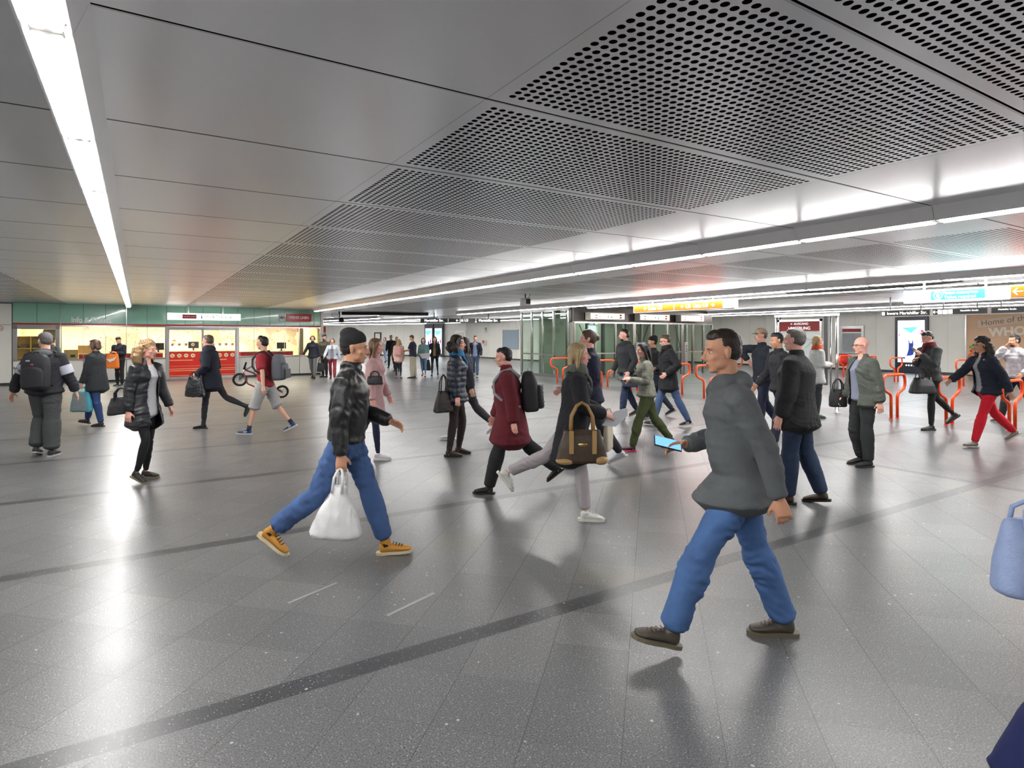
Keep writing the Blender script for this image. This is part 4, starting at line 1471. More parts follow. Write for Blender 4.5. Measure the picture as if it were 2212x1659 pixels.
def person(label, x, y, H, yaw, pose, fit, lod=1, female=False, bulk=1.0, part=None):
    """yaw: 0 faces picture right, 90 away from the viewer, 180 picture left, 270 towards him"""
    rz = math.radians(yaw) - AZ
    root = empty('person', (x, y, 0), rz, label, 'person')
    g = solve(H, female, pose)
    s = g.s
    g.root_M = Matrix.Translation((x, y, 0)) @ Matrix.Rotation(rz, 4, 'Z')
    vox = (0.0058, 0.0085, 0.013, 0.020)[lod]
    cvox = (0.010, 0.012, 0.016, 0.024)[lod]
    seed = int(abs(x * 37 + y * 91)) % 1000
    skin = mat('skin_' + fit.get('skin', 'light'), {'light': srgb(228, 176, 150), 'pink': srgb(235, 176, 158), 'tan': srgb(206, 152, 122), 'brown': srgb(128, 84, 62)}[fit.get('skin', 'light')],
               0.5, noise=0.08, nscale=12, spec=0.4)
    B = bulk
    # ---- body
    bm = bmesh.new()
    if female:
        rows = [(-0.09, .14, .09, -.005), (-0.02, .162 * B, .108 * B, -.012), (0.05, .160 * B, .105 * B, -.008), (0.14, .128 * B, .088 * B, 0.004), (0.20, .120 * B, .084 * B, 0.006), (0.30, .132 * B, .095 * B, .006),
                (0.37, .142 * B, .112 * B, .016), (0.44, .148 * B, .092, .0), (0.50, .115, .068, -.008), (0.54, .055, .055, -.008)]
    else:
        rows = [(-0.09, .135, .09, -.005), (-0.02, .152 * B, .105 * B, -.008), (0.05, .150 * B, .102 * B, -.004), (0.14, .142 * B, .098 * B, 0.006), (0.20, .140 * B, .098 * B, 0.008), (0.30, .152 * B, .106 * B, .004),
                (0.38, .168 * B, .114 * B, .004), (0.45, .172 * B, .096, -.006), (0.505, .125, .070, -.012), (0.54, .06, .058, -.010)]
    torso(bm, g, rows)
    for i in range(2):
        pts, rad = leg_pts(g.legs[i], 0.0, 2.0, LEG_R, -0.012, s)
        limb(bm, pts, rad)
        hip, knee, ank, fd, up = g.legs[i]
        limb(bm, [ank - up * 0.02 * s, ank - up * 0.05 * s - fd * 0.01 * s], [0.032 * s, 0.034 * s])
        limb(bm, [ank - fd * 0.025 * s - up * 0.042 * s, ank + fd * 0.08 * s - up * 0.050 * s, ank + fd * 0.14 * s - up * 0.056 * s], [(0.026 * s, 0.016 * s), (0.030 * s, 0.014 * s), (0.024 * s, 0.008 * s)])
        sh, elb, wr = g.arms[i]
        k = 0.88 if female else 1.0
        limb(bm, [sh + g.side * (-0.02 if i == 0 else 0.02), sh, sh.lerp(elb, 0.4), elb, elb.lerp(wr, 0.3), wr], [0.05 * k * s, 0.052 * k * s, 0.046 * k * s, 0.036 * k * s, 0.038 * k * s, 0.026 * k * s])
    add_head(bm, g, lod < 2)
    g.hold = []
    for i in range(2):
        kn, d, n, w = add_hand(bm, g, i, pose.get('curl', (35, 35))[i], lod < 2)
        g.hold.append((kn, d, n, w))
    me = fuse(bm, vox, 1)
    # eyes, brows and lips belong to the same body mesh
    bm = bmesh.new()
    bm.from_mesh(me)
    if lod < 2:
        def dot(c, r, mi, seg=10):
            res = bmesh.ops.create_uvsphere(bm, u_segments=seg, v_segments=8, radius=1.0)
            for v in res['verts']:
                q = Vector((v.co.x * r[0], v.co.y * r[1], v.co.z * r[2])) * g.hs
                v.co = g.hm @ q + head_pt(g, *c)
            for f_ in set(f_ for v in res['verts'] for f_ in v.link_faces):
                f_.material_index = mi
                f_.smooth = True
        for sy in (1, -1):
            dot((0.0705, 0.031 * sy, 0.004), (0.0105, 0.0120, 0.0062), 1)
            dot((0.0768, 0.0315 * sy, 0.0035), (0.0052, 0.0058, 0.0056), 2)
            dot((0.0835, 0.031 * sy, 0.0235), (0.006, 0.019, 0.0035), 3)
        dot((0.0865, 0, -0.0605), (0.0085, 0.0195, 0.0035), 4)
        dot((0.0845, 0, -0.0690), (0.0085, 0.0165, 0.0045), 4)
    bm.to_mesh(me)
    bm.free()
    hairc = fit.get('hairc', (0.03, 0.02, 0.015))
    hmat = mat('hair_%d_%d_%d' % tuple(int(255 * q) for q in hairc), hairc, 0.42, noise=0.35, nscale=60, bump=0.5, bscale=90)
    mobj('body', me, [skin, mat('eye_white', (0.75, 0.73, 0.7), 0.25), mat('eye_dark', (0.02, 0.013, 0.01), 0.15), hmat, mat('lips', srgb(176, 98, 88), 0.45)], root)

    # ---- trousers
    lc = fit['legs']
    fab = fit.get('legmat', 'cloth')
    lm = mat('%s_trousers_%d_%d_%d' % ((fab,) + tuple(int(255 * q) for q in lc)), lc, 0.85 if fab != 'shiny' else 0.45, noise=0.30 if fab == 'denim' else 0.12, nscale=9 if fab == 'denim' else 20, bump=0.25, bscale=300)
    bm = bmesh.new()
    ease = fit.get('ease', 0.010)
    t1 = fit.get('legto', 1.96)
    hem = fit.get('hem', 0.012)
    prof = LEG_R
    torso(bm, g, [(-0.10, .150, .100, -.003)] + [(h, a + 0.007, b + 0.007, o_) for h, a, b, o_ in rows if -0.05 < h < 0.10] + [(0.11, rows[3][1] + .010, rows[3][2] + .008, .004)])
    for i in range(2):
        pts, rad = leg_pts(g.legs[i], 0.0, t1, prof, (lambda t_: ease + (hem if t_ > 1 else hem * t_ * 0.6) * (1 if t1 > 1.2 else 3.0)), s)
        if t1 > 1.2:
            rad[-1] = max(rad[-1], rad[-2] * 0.97)
        limb(bm, pts, rad, 16)
    me = fuse(bm, cvox, 2, fit.get('legwr', 0.006), 34, seed, (0.35, 0.35, 1.5), g.P0.z + 0.03)
    mobj(fit.get('legname', 'trousers'), me, lm, root)

    # ---- shoes
    shc, soc = fit.get('shoe', (0.02, 0.02, 0.02)), fit.get('sole', (0.03, 0.03, 0.03))
    kind = fit.get('shoekind', 'shoe')
    sm = mat('shoe_%d_%d_%d' % tuple(int(255 * q) for q in shc), shc, 0.5, noise=0.12, nscale=25)
    so = mat('sole_%d_%d_%d' % tuple(int(255 * q) for q in soc), soc, 0.6)
    for i in range(2):
        hip, knee, ank, fd, up = g.legs[i]
        sd = up.cross(fd)

        def fp(x_, z_, y_=0.0):
            return ank + fd * x_ * s + up * (z_ - 0.085) * s + sd * y_ * s
        bm = bmesh.new()
        k = 0.93 if female else 1.0
        limb(bm, [fp(-0.040, 0.045), fp(0.02, 0.050), fp(0.09 * k, 0.044), fp(0.15 * k, 0.036), fp(0.185 * k, 0.032)],
             [(0.036 * s * k, 0.030 * s), (0.037 * s * k, 0.034 * s), (0.046 * s * k, 0.026 * s), (0.045 * s * k, 0.019 * s), (0.032 * s * k, 0.012 * s)], 16)
        top = {'shoe': 0.085, 'boot': 0.15, 'hi': 0.115, 'low': 0.075}[kind]
        sh_d = (ank - knee).normalized()
        limb(bm, [fp(-0.018, 0.05), fp(0.0, 0.08), ank - sh_d * (top - 0.085) * s], [(0.038 * s * k, 0.042 * s), (0.038 * s, 0.043 * s), (0.041 * s, 0.043 * s)], 14)
        me = fuse(bm, (0.006, 0.008, 0.012, 0.018)[lod], 2)
        shoe = mobj({'shoe': 'shoe', 'boot': 'boot', 'hi': 'boot', 'low': 'shoe'}[kind], me, sm, root)
        out = [(-0.078, 0), (-0.070, 0.026), (-0.03, 0.036), (0.03, 0.035), (0.09, 0.046), (0.14, 0.046), (0.18, 0.034), (0.203, 0.010), (0.203, -0.008), (0.18, -0.032), (0.14, -0.043), (0.09, -0.042), (0.03, -0.034), (-0.03, -0.036), (-0.070, -0.026)]
        th = fit.get('soleh', 0.022)
        bm = bmesh.new()
        lo_, hi_ = [], []
        for (px_, py_) in out:
            lo_.append(bm.verts.new(fp(px_ * (k if px_ > 0 else 1), 0.0, py_ * 0.97 * k)))
            hi_.append(bm.verts.new(fp(px_ * (k if px_ > 0 else 1) * 1.02, th, py_ * 1.05 * k)))
        bm.faces.new(list(reversed(lo_)))
        bm.faces.new(hi_)
        for q in range(len(out)):
            bm.faces.new((lo_[q], lo_[(q + 1) % len(out)], hi_[(q + 1) % len(out)], hi_[q]))
        bmesh.ops.recalc_face_normals(bm, faces=bm.faces)
        me = bpy.data.meshes.new('sole')
        bm.to_mesh(me)
        bm.free()
        mobj('sole', me, so, shoe)
        if fit.get('laces') and lod < 2:
            mb = MB()
            for q in range(4):
                xx, zz = 0.055 + 0.022 * q, 0.092 - 0.0085 * q
                mb.tube([fp(xx, zz - 0.01, -0.026), fp(xx + 0.006, zz + 0.0, 0), fp(xx, zz - 0.01, 0.026)], 0.0035, 6)
            mb.build('laces', mat('lace_%d' % int(255 * fit['laces'][0]), fit['laces'], 0.7), shoe)
        if fit.get('socks') and lod < 2:
            mb = MB()
            mb.tube([ank - up * 0.02 * s, ank - sh_d * 0.02 * s, ank - sh_d * 0.075 * s], [0.040 * s, 0.037 * s, 0.039 * s], 14)
            mb.build('sock', mat('sock_%d_%d' % (int(255 * fit['socks'][0]), int(255 * fit['socks'][2])), fit['socks'], 0.9), root)
        if fit.get('mark') and lod < 2:
            mb = MB()
            for q in range(3):
                for yy in (0.044, -0.044):
                    mb.tube([fp(0.03 + 0.022 * q, 0.032, yy * (1 + 0.12)), fp(0.018 + 0.022 * q, 0.062, yy * 0.86)], 0.0042, 6)
            mb.build('shoe_stripe', mat('shoe_mark_white', (0.75, 0.75, 0.75), 0.6), shoe)

    # ---- top
    tc_ = fit['top']
    kind = fit.get('kind', 'jacket')
    add = {'tee': 0.012, 'shirt': 0.014, 'hoodie': 0.024, 'jacket': 0.028, 'leather': 0.024, 'puffer': 0.038, 'coat': 0.034}[kind] + fit.get('loose', 0)
    rough = {'leather': 0.42, 'puffer': 0.45}.get(kind, 0.88)
    tm = mat('%s_%d_%d_%d' % ((kind,) + tuple(int(255 * q) for q in tc_)), tc_, rough, noise=fit.get('topnoise', 0.16), nscale=fit.get('topscale', 14), bump=0.3, bscale=220 if kind not in ('leather', 'puffer') else 40)
    down = fit.get('down', 0.0)          # how far below the hip joint the hem hangs
    sl = fit.get('sleeve', 1.93)
    bm = bmesh.new()
    flare = fit.get('flare', 0.02)
    tr = []
    if down > 0:
        tr.append((-down, rows[1][1] + add + flare + 0.006, rows[1][2] + add + flare + 0.012 + fit.get('stride', 0.0), fit.get('hemoff', 0)))
        tr.append((-down * 0.5, rows[1][1] + add + flare * 0.6 + 0.006, rows[1][2] + add + flare * 0.6 + 0.008 + fit.get('stride', 0.0) * 0.5, fit.get('hemoff', 0) * 0.5))
    else:
        tr.append((0.02 - down, rows[2][1] + add * 0.7 + 0.012, rows[2][2] + add * 0.7 + 0.014, 0))
    boxy = fit.get('boxy', 0.5)
    for h, a, b, o_ in rows:
        if h >= max(0.0, 0.04 - down):
            if 0.1 < h < 0.3:
                a = a + (0.150 * B - a) * boxy * (0.75 if female else 1)
                b = b + (0.104 * B - b) * boxy
            a_, b_ = a + add, b + add
            if h > 0.48:
                a_, b_ = a + add * 0.55, b + add * 0.55
            tr.append((h, a_, b_, o_))
    torso(bm, g, tr, 28)
    for i in range(2):
        sh, elb, wr = g.arms[i]
        kk = 0.90 if female else 1.0
        sgn = -1 if i == 0 else 1
        ad = add * 0.80
        r0 = [0.054 * kk * s + ad, 0.056 * kk * s + ad, 0.050 * kk * s + ad, 0.043 * kk * s + ad, 0.040 * kk * s + ad, 0.031 * kk * s + ad]
        P_ = [sh + g.side * (sgn * 0.03), sh + Vector((0, 0, 0.002)), sh.lerp(elb, 0.45), elb, elb.lerp(wr, 0.35), elb.lerp(wr, sl - 1.0)]
        if sl <= 1.0:
            P_ = [P_[0], P_[1], sh.lerp(elb, sl * 0.6), sh.lerp(elb, sl)]
            r0 = [r0[0], r0[1], r0[2] + 0.006, r0[3] + 0.014]
        limb(bm, P_, r0, 16)
    if kind in ('jacket', 'coat', 'leather', 'puffer', 'shirt') or fit.get('collar'):
        ch = fit.get('collar', 0.03)
        limb(bm, [g.at(0.515), g.neck0 + g.spine_d * (0.02 + ch) * s - g.fwd * 0.006], [(0.082 * s, 0.080 * s), (0.070 * s, 0.072 * s)], 18)
    if kind == 'hoodie' or fit.get('hood'):
        c = g.at(0.535) - g.fwd * 0.062 * s
        ellip(bm, c, (0.062 * s, 0.115 * s, 0.058 * s), g.hm * 1.0)
        limb(bm, [g.at(0.51), g.neck0 + g.spine_d * 0.03 * s], [(0.090 * s, 0.092 * s), (0.080 * s, 0.080 * s)], 18)
    me = fuse(bm, cvox, 2 if lod else 3, fit.get('wr', {'tee': 0.006, 'shirt': 0.006, 'hoodie': 0.009, 'leather': 0.010, 'puffer': 0.005}.get(kind, 0.009)), fit.get('wsc', 26), seed + 3, (0.55, 0.55, 1.4))
    # hollow the collar and open the front
    n = len(me.vertices)
    co = np.empty(n * 3, np.float32)
    me.vertices.foreach_get('co', co)
    co = co.reshape(-1, 3)
    if kind == 'puffer' or fit.get('quilt'):
        no = np.empty(n * 3, np.float32)
        me.vertex_normals.foreach_get('vector', no)
        no = no.reshape(-1, 3)
        co += no * (0.007 * np.abs(np.sin(co[:, 2] * math.pi / 0.075)))[:, None] - no * 0.003
        me.vertices.foreach_set('co', co.ravel())
    if fit.get('open'):
        op = fit['open']
        bm = bmesh.new()
        bm.from_mesh(me)
        kill = []
        top = g.at(0.60)
        for f_ in bm.faces:
            c = f_.calc_center_median()
            h = (c - g.P0).dot(g.spine_d) / s
            ax = g.at(h)
            r = c - ax
            fx_ = r.dot(g.fwd)
            sy_ = r.dot(g.side)
            wdt = op * s * (0.6 + 0.4 * min(1, max(0, (0.5 - h) / 0.3))) if op > 0 else 0
            if fx_ > 0.03 * s and abs(sy_) < wdt and h < 0.62 and (c - g.arms[0][2]).length > 0.13 * s and (c - g.arms[1][2]).length > 0.13 * s and (c - g.arms[0][1]).length > 0.1 * s and (c - g.arms[1][1]).length > 0.1 * s:
                kill.append(f_)
        bmesh.ops.delete(bm, geom=kill, context='FACES')
        bm.to_mesh(me)
        bm.free()
    jk = mobj({'tee': 't_shirt', 'shirt': 'shirt', 'hoodie': 'sweater'}.get(kind, 'jacket' if kind != 'coat' else 'coat'), me, tm, root)
    if fit.get('open'):
        md = jk.modifiers.new('thick', 'SOLIDIFY')
        md.thickness = 0.004
        md.offset = -1
        u_ = fit.get('under', (0.6, 0.6, 0.6))
        bm = bmesh.new()
        ur = [(h, a + 0.017, b + 0.017, o_) for h, a, b, o_ in rows if 0.0 < h < 0.53]
        ur = [(-fit.get('udown', 0.03), rows[1][1] + 0.016, rows[1][2] + 0.02, 0)] + ur
        torso(bm, g, ur)
        me = fuse(bm, cvox, 2, 0.003, 24, seed, (1, 1, 1))
        mobj('shirt', me, mat('shirt_%d_%d_%d' % tuple(int(255 * q) for q in u_), u_, 0.8, noise=0.08, nscale=20), root)
    if fit.get('hem_band'):
        pass

    # ---- hair
    st = fit.get('hair', 'short')
    if st != 'none':
        bm = bmesh.new()
        hs = g.hs

        def E(c, r, seg=16, R=None):
            ellip(bm, head_pt(g, *c), tuple(q * hs for q in r), g.hm if R is None else g.hm @ R, seg)
        big = 0.0 if st in ('short', 'fringe_low', 'grey_back') else 0.006
        E((-0.024, 0, 0.038), (0.094 + big, 0.080 + big, 0.088 + big), 20)
        E((-0.045, 0, 0.004), (0.068 + big, 0.077 + big, 0.072 + big))
        E((0.022, 0, 0.085), (0.052, 0.060, 0.038 + fit.get('quiff', 0)))
        wr_, wsc_ = 0.004, 60
        ln = fit.get('hairlen', 0.2)
        if st in ('bob', 'long', 'curly', 'wavy'):
            wd = {'bob': 0.0, 'long': 0.0, 'curly': 0.035, 'wavy': 0.012}[st]
            for sy in (1, -1):
                limb(bm, [head_pt(g, -wd * 0.6, 0.060 * sy, 0.05), head_pt(g, -0.010 - wd, (0.082 + wd * 0.6) * sy, -0.02), head_pt(g, -0.022 - wd, (0.084 + wd) * sy, -0.02 - ln * 0.5), head_pt(g, -0.03, (0.07 + wd * 0.8) * sy, -0.02 - ln)],
                     [(0.045 * hs, 0.03 * hs), ((0.048 + wd) * hs, (0.020 + wd * 0.7) * hs), ((0.044 + wd) * hs, (0.022 + wd * 0.7) * hs), ((0.026 + wd * 0.5) * hs, (0.014 + wd * 0.4) * hs)], 12)
            limb(bm, [head_pt(g, -0.05, 0, 0.05), head_pt(g, -0.082 - wd * 0.5, 0, -0.02), head_pt(g, -0.085 - wd, 0, -0.02 - ln * 0.5), head_pt(g, -0.08 - wd * 0.7, 0, -0.02 - ln * 1.08)],
                 [(0.07 * hs, 0.05 * hs), ((0.08 + wd) * hs, (0.035 + wd) * hs), ((0.082 + wd) * hs, (0.032 + wd) * hs), ((0.055 + wd) * hs, (0.018 + wd * 0.4) * hs)], 14)
            if st == 'curly':
                wr_, wsc_ = 0.014, 60
                E((-0.03, 0, 0.060), (0.100, 0.100, 0.085))
            if st == 'wavy':
                wr_, wsc_ = 0.008, 50
        if st == 'bun':
            E((-0.12, 0, 0.02), (0.042, 0.045, 0.045))
            E((-0.03, 0, -0.01), (0.07, 0.08, 0.06))
        if st == 'ponytail':
            E((-0.03, 0, -0.01), (0.07, 0.08, 0.06))
            limb(bm, [head_pt(g, -0.09, 0, 0.03), head_pt(g, -0.135, 0, -0.03), head_pt(g, -0.13, 0, -0.14)], [0.025 * hs, 0.035 * hs, 0.015 * hs])
        if st == 'crop':
            pass
        me = fuse(bm, (0.007, 0.009, 0.013, 0.02)[lod], 2, wr_, wsc_, seed + 9)
        mobj('hair', me, hmat, root)
    if fit.get('beard'):
        bm = bmesh.new()
        ellip(bm, head_pt(g, 0.040, 0, -0.088), tuple(q * g.hs for q in (0.048, 0.052, 0.030)), g.hm)
        me = fuse(bm, 0.009, 1, 0.002, 60, 3)
        mobj('beard', me, hmat, root)
    # ---- hats
    hat = fit.get('hat')
    if hat:
        hc_ = fit.get('hatc', (0.02, 0.02, 0.02))
        hm_ = mat('hat_%d_%d_%d' % tuple(int(255 * q) for q in hc_), hc_, 0.9, noise=0.15, nscale=30, bump=0.5, bscale=160)
        bm = bmesh.new()
        if hat == 'beanie':
            ellip(bm, head_pt(g, -0.020, 0, 0.062), tuple(q * g.hs for q in (0.104, 0.086, 0.080)), g.hm @ Matrix.Rotation(-0.2, 3, 'Y'), 20)
            ellip(bm, head_pt(g, -0.045, 0, 0.105), tuple(q * g.hs for q in (0.080, 0.066, 0.055)), g.hm, 16)
            ellip(bm, head_pt(g, -0.055, 0, 0.02), tuple(q * g.hs for q in (0.064, 0.081, 0.05)), g.hm, 16)
        else:
            ellip(bm, head_pt(g, -0.012, 0, 0.052), tuple(q * g.hs for q in (0.104, 0.086, 0.078)), g.hm, 20)
        me = fuse(bm, (0.007, 0.009, 0.013, 0.02)[lod], 2, 0.0015, 60, 4)
        if hat != 'beanie':
            bm = bmesh.new(); bm.from_mesh(me)
            kill = []
            for f_ in bm.faces:
                q = g.hm.transposed() @ (f_.calc_center_median() - g.hc)
                if q.z < 0.040 * g.hs:
                    kill.append(f_)
            bmesh.ops.delete(bm, geom=kill, context='FACES')
            bm.to_mesh(me); bm.free()
        ho = mobj({'beanie': 'beanie', 'cap': 'cap', 'brimhat': 'hat'}[hat], me, hm_, root)
        if hat == 'cap':
            bc = fit.get('brimc', hc_)
            mb = MB()
            res = []
            sgn = -1 if fit.get('capback') else 1
            ln_ = 0.085
            pts = [(0.078 + (ln_ * math.cos(a) if True else 0), 0.070 * math.sin(a)) for a in [(-90 + 180 * k / 10) * math.pi / 180 for k in range(11)]]
            bmm = mb.bm
            up_, dn_ = [], []
            for (a, b) in pts:
                z = 0.046 - 0.20 * max(0, a - 0.078) - 3.0 * b * b * 0.6 - (0.0)
                up_.append(bmm.verts.new(head_pt(g, sgn * a + (-0.012 if sgn > 0 else 0.0), b, z + 0.003)))
                dn_.append(bmm.verts.new(head_pt(g, sgn * a + (-0.012 if sgn > 0 else 0.0), b, z - 0.003)))
            bmm.faces.new(up_)
            bmm.faces.new(list(reversed(dn_)))
            for q in range(len(pts)):
                bmm.faces.new((up_[q], dn_[q], dn_[(q + 1) % len(pts)], up_[(q + 1) % len(pts)]))
            mb.build('brim', mat('hat_%d_%d_%d' % tuple(int(255 * q) for q in bc), bc, 0.8), ho)
        if hat == 'brimhat':
            mb = MB()
            ring = []
            mb.tube([head_pt(g, -0.012, 0, 0.040), head_pt(g, -0.012, 0, 0.046)], [0.165 * g.hs, 0.160 * g.hs], 24)
            mb.build('brim', hm_, ho)
    if fit.get('glasses') and lod < 3:
        mb = MB()
        for sy in (1, -1):
            mb.tube([head_pt(g, 0.092, 0.031 * sy + 0.022 * math.cos(a), 0.003 + 0.015 * math.sin(a)) for a in [k * math.pi / 6 for k in range(12)]], 0.0026, 5, closed=True)
            mb.tube([head_pt(g, 0.090, 0.054 * sy, 0.006), head_pt(g, 0.05, 0.071 * sy, 0.006), head_pt(g, -0.01, 0.082 * sy, 0.004)], 0.0024, 5)
        mb.tube([head_pt(g, 0.095, 0.009, 0.005), head_pt(g, 0.095, -0.009, 0.005)], 0.002, 5)
        mb.build('glasses', mat('glasses_dark_red', (0.08, 0.01, 0.01), 0.3) if fit['glasses'] == 'red' else BLACK, root)
    if fit.get('scarf'):
        bm = bmesh.new()
        for k in range(3):
            c = g.neck0 + g.spine_d * (0.012 + 0.028 * k) * s
            n_ = 18
            R_ = (0.098 - 0.010 * k) * s
            prev = None
            pts = [c + g.side * R_ * math.cos(2 * math.pi * q / n_) + g.fwd * (R_ * 0.95) * math.sin(2 * math.pi * q / n_) + Vector((0, 0, 0.008 * math.sin(4 * math.pi * q / n_ + k))) for q in range(n_)]
            for q in range(n_):
                ellip(bm, pts[q], (0.026 * s,) * 3, None, 8)
        limb(bm, [g.neck0 + g.fwd * 0.085 * s, g.at(0.44) + g.fwd * 0.150 * s, g.at(0.36) + g.fwd * 0.158 * s], [(0.04 * s, 0.022 * s), (0.05 * s, 0.018 * s), (0.045 * s, 0.012 * s)], 12)
        me = fuse(bm, 0.011, 1, 0.004, 60, seed)
        mobj('scarf', me, mat('scarf_%d_%d' % (int(255 * fit['scarf'][0]), int(255 * fit['scarf'][2])), fit['scarf'], 0.9, noise=0.25, nscale=30), root)
    for (nm, hz, c_) in fit.get('bands', ()):     # sleeve bands
        for i in range(2):
            sh, elb, wr = g.arms[i]
            a_, b_ = sh.lerp(elb, hz[0]), sh.lerp(elb, hz[1])
            mb = MB()
            rr_ = 0.052 * s + add * 0.8 + 0.007
            mb.tube([a_, b_], [rr_ + 0.002, rr_ - 0.002], 20, cap=False)
            mb.build(nm, mat('band_%d' % int(255 * c_[0]), c_, 0.8), root)
    g.root = root
    return g


def wpt(g, p):
    return g.root_M @ Vector(p)


# ------------------------------------------------------------------ things people carry
def backpack(g, label, color, w=0.30, h=0.42, d=0.17, accents=None, up=0.18, vox=0.012, side_off=0.0, straps=(0.02, 0.02, 0.02)):
    s = g.s
    o = empty('backpack', (0, 0, 0), 0, label, 'backpack')
    c = g.at(up + h / 2) - g.fwd * (0.125 * s + 0.028 + d / 2) + g.side * side_off
    M = Matrix((g.fwd, g.side, g.spine_d)).transposed()
    o.matrix_world = g.root_M @ Matrix.Translation(c) @ M.to_4x4()
    bm = bmesh.new()
    n = 24
    rings = []
    for z, f, dd in ((-0.5, 0.80, 0.75), (-0.42, 0.97, 0.97), (-0.1, 1.0, 1.0), (0.2, 0.98, 0.92), (0.40, 0.85, 0.72), (0.49, 0.55, 0.45)):
        rings.append((Vector((0, 0, z * h)), Vector((0, w / 2 * f, 0)), Vector((d / 2 * dd, 0, 0))))
    vs = []
    for c_, a, b in rings:
        row = []
        for k in range(n):
            t_ = 2 * math.pi * k / n
            cs, sn = math.cos(t_), math.sin(t_)
            q = 0.55
            row.append(bm.verts.new(c_ + a * math.copysign(abs(cs) ** q, cs) + b * math.copysign(abs(sn) ** q, sn)))
        vs.append(row)
    for i in range(len(vs) - 1):
        for k in range(n):
            bm.faces.new((vs[i][k], vs[i][(k + 1) % n], vs[i + 1][(k + 1) % n], vs[i + 1][k]))
    bm.faces.new(list(reversed(vs[0]))); bm.faces.new(vs[-1])
    me = fuse(bm, vox, 2, 0.003, 25, 5)
    m = mat('bag_%d_%d_%d' % tuple(int(255 * q) for q in color), color, 0.7, noise=0.15, nscale=20, bump=0.3, bscale=200)
    mobj('main_bag', me, m, o)
    bm = bmesh.new()
    r2 = []
    for z, f in ((-0.42, 0.75), (-0.3, 0.84), (0.0, 0.82), (0.1, 0.6)):
        r2.append((Vector((-d / 2 - 0.005, 0, z * h)), Vector((0, w / 2 * f, 0)), Vector((0.045, 0, 0))))
    ring_loft(bm, r2, 20)
    me = fuse(bm, vox, 1, 0.002, 25, 6)
    mobj('front_pocket', me, m, o)
    sm = mat('strap_%d_%d' % (int(255 * straps[0]), int(255 * straps[2])), straps, 0.7)
    Mi = (Matrix.Translation(c) @ M.to_4x4()).inverted()
    for sy in (1, -1):
        i = 0 if sy > 0 else 1
        a = g.at(up + h * 0.9) - g.fwd * 0.15 * s + g.side * sy * 0.07
        pts = [a, g.at(0.535) - g.fwd * 0.05 * s + g.side * sy * 0.105 * s + g.spine_d * 0.028, g.at(0.515) + g.fwd * 0.055 * s + g.side * sy * 0.115 * s + g.spine_d * 0.02, g.at(0.43) + g.fwd * 0.155 * s + g.side * sy * 0.115 * s,
               g.at(0.30) + g.fwd * 0.160 * s + g.side * sy * 0.125 * s, g.at(0.22) + g.fwd * 0.08 * s + g.side * sy * 0.185 * s, g.at(up + 0.05) - g.fwd * 0.13 * s + g.side * sy * 0.13]
        mb = MB()
        mb.tube([Mi @ p for p in pts], 0.017, 8)
        mb.build('strap', sm, o)
    MB().tube([Vector((0.0, -0.04, h * 0.47)), Vector((0.0, -0.03, h * 0.54)), Vector((0, 0.03, h * 0.54)), Vector((0, 0.04, h * 0.47))], 0.01, 6).build('carry_loop', sm, o)
    for (yy, zz, ww, hh, cc) in (accents or ()):
        MB().box((-d / 2 - 0.058, yy - ww / 2, zz - hh / 2), (-d / 2 - 0.046, yy + ww / 2, zz + hh / 2), 0.003).build('accent_patch', mat('accent_%d_%d' % (int(255 * cc[0]), int(255 * cc[1])), cc, 0.5), o)
    return o


def bag_at(name, label, cat, loc, rz, w, h, d, color, taper=0.85, strap=0.25, strap_r=0.008, strapc=None, rough=0.5, lumpy=0.004, extra=None, straps=2, tilt=0.0, soft=0.6):
    """a carried bag; loc is where the straps are held, the bag hangs below"""
    o = empty(name, loc, rz, label, cat)
    o.rotation_euler = (0, tilt, rz)
    bm = bmesh.new()
    vs = []
    n = 24
    for z, f, dd in ((-1.0, 0.9, 0.85), (-0.93, 1.0, 1.0), (-0.5, 0.5 + 0.5 * taper + 0.02, 0.9), (-0.15, taper, 0.6), (0.0, taper * 0.96, 0.28)):
        row = []
        for k in range(n):
            t_ = 2 * math.pi * k / n
            cs, sn = math.cos(t_), math.sin(t_)
            row.append(bm.verts.new(Vector((w / 2 * f * math.copysign(abs(cs) ** soft, cs), d / 2 * dd * math.copysign(abs(sn) ** soft, sn), -strap + z * h))))
        vs.append(row)
    for i in range(len(vs) - 1):
        for k in range(n):
            bm.faces.new((vs[i][k], vs[i][(k + 1) % n], vs[i + 1][(k + 1) % n], vs[i + 1][k]))
    bm.faces.new(list(reversed(vs[0]))); bm.faces.new(vs[-1])
    me = fuse(bm, 0.009, 2, lumpy, 28, int(w * 1000))
    m = mat('bag_%d_%d_%d_%d' % (tuple(int(255 * q) for q in color) + (int(rough * 10),)), color, rough, noise=0.14, nscale=14, bump=0.25, bscale=120)
    mobj('bag_body', me, m, o)
    sc_ = strapc or color
    sm = mat('strap_%d_%d_%d' % tuple(int(255 * q) for q in sc_), sc_, 0.5)
    for k in range(straps):
        yy = (0.5 - k) * d * 0.5 if straps == 2 else 0
        x_ = w * taper * 0.30
        MB().tube([(-x_, yy, -strap - 0.04), (-x_ * 0.9, yy * 0.8, -strap * 0.5), (-x_ * 0.45, yy * 0.4, -strap * 0.12), (0, yy * 0.3, 0.0), (x_ * 0.45, yy * 0.4, -strap * 0.12), (x_ * 0.9, yy * 0.8, -strap * 0.5), (x_, yy, -strap - 0.04)], strap_r, 8).build('bag_strap', sm, o)
    return o


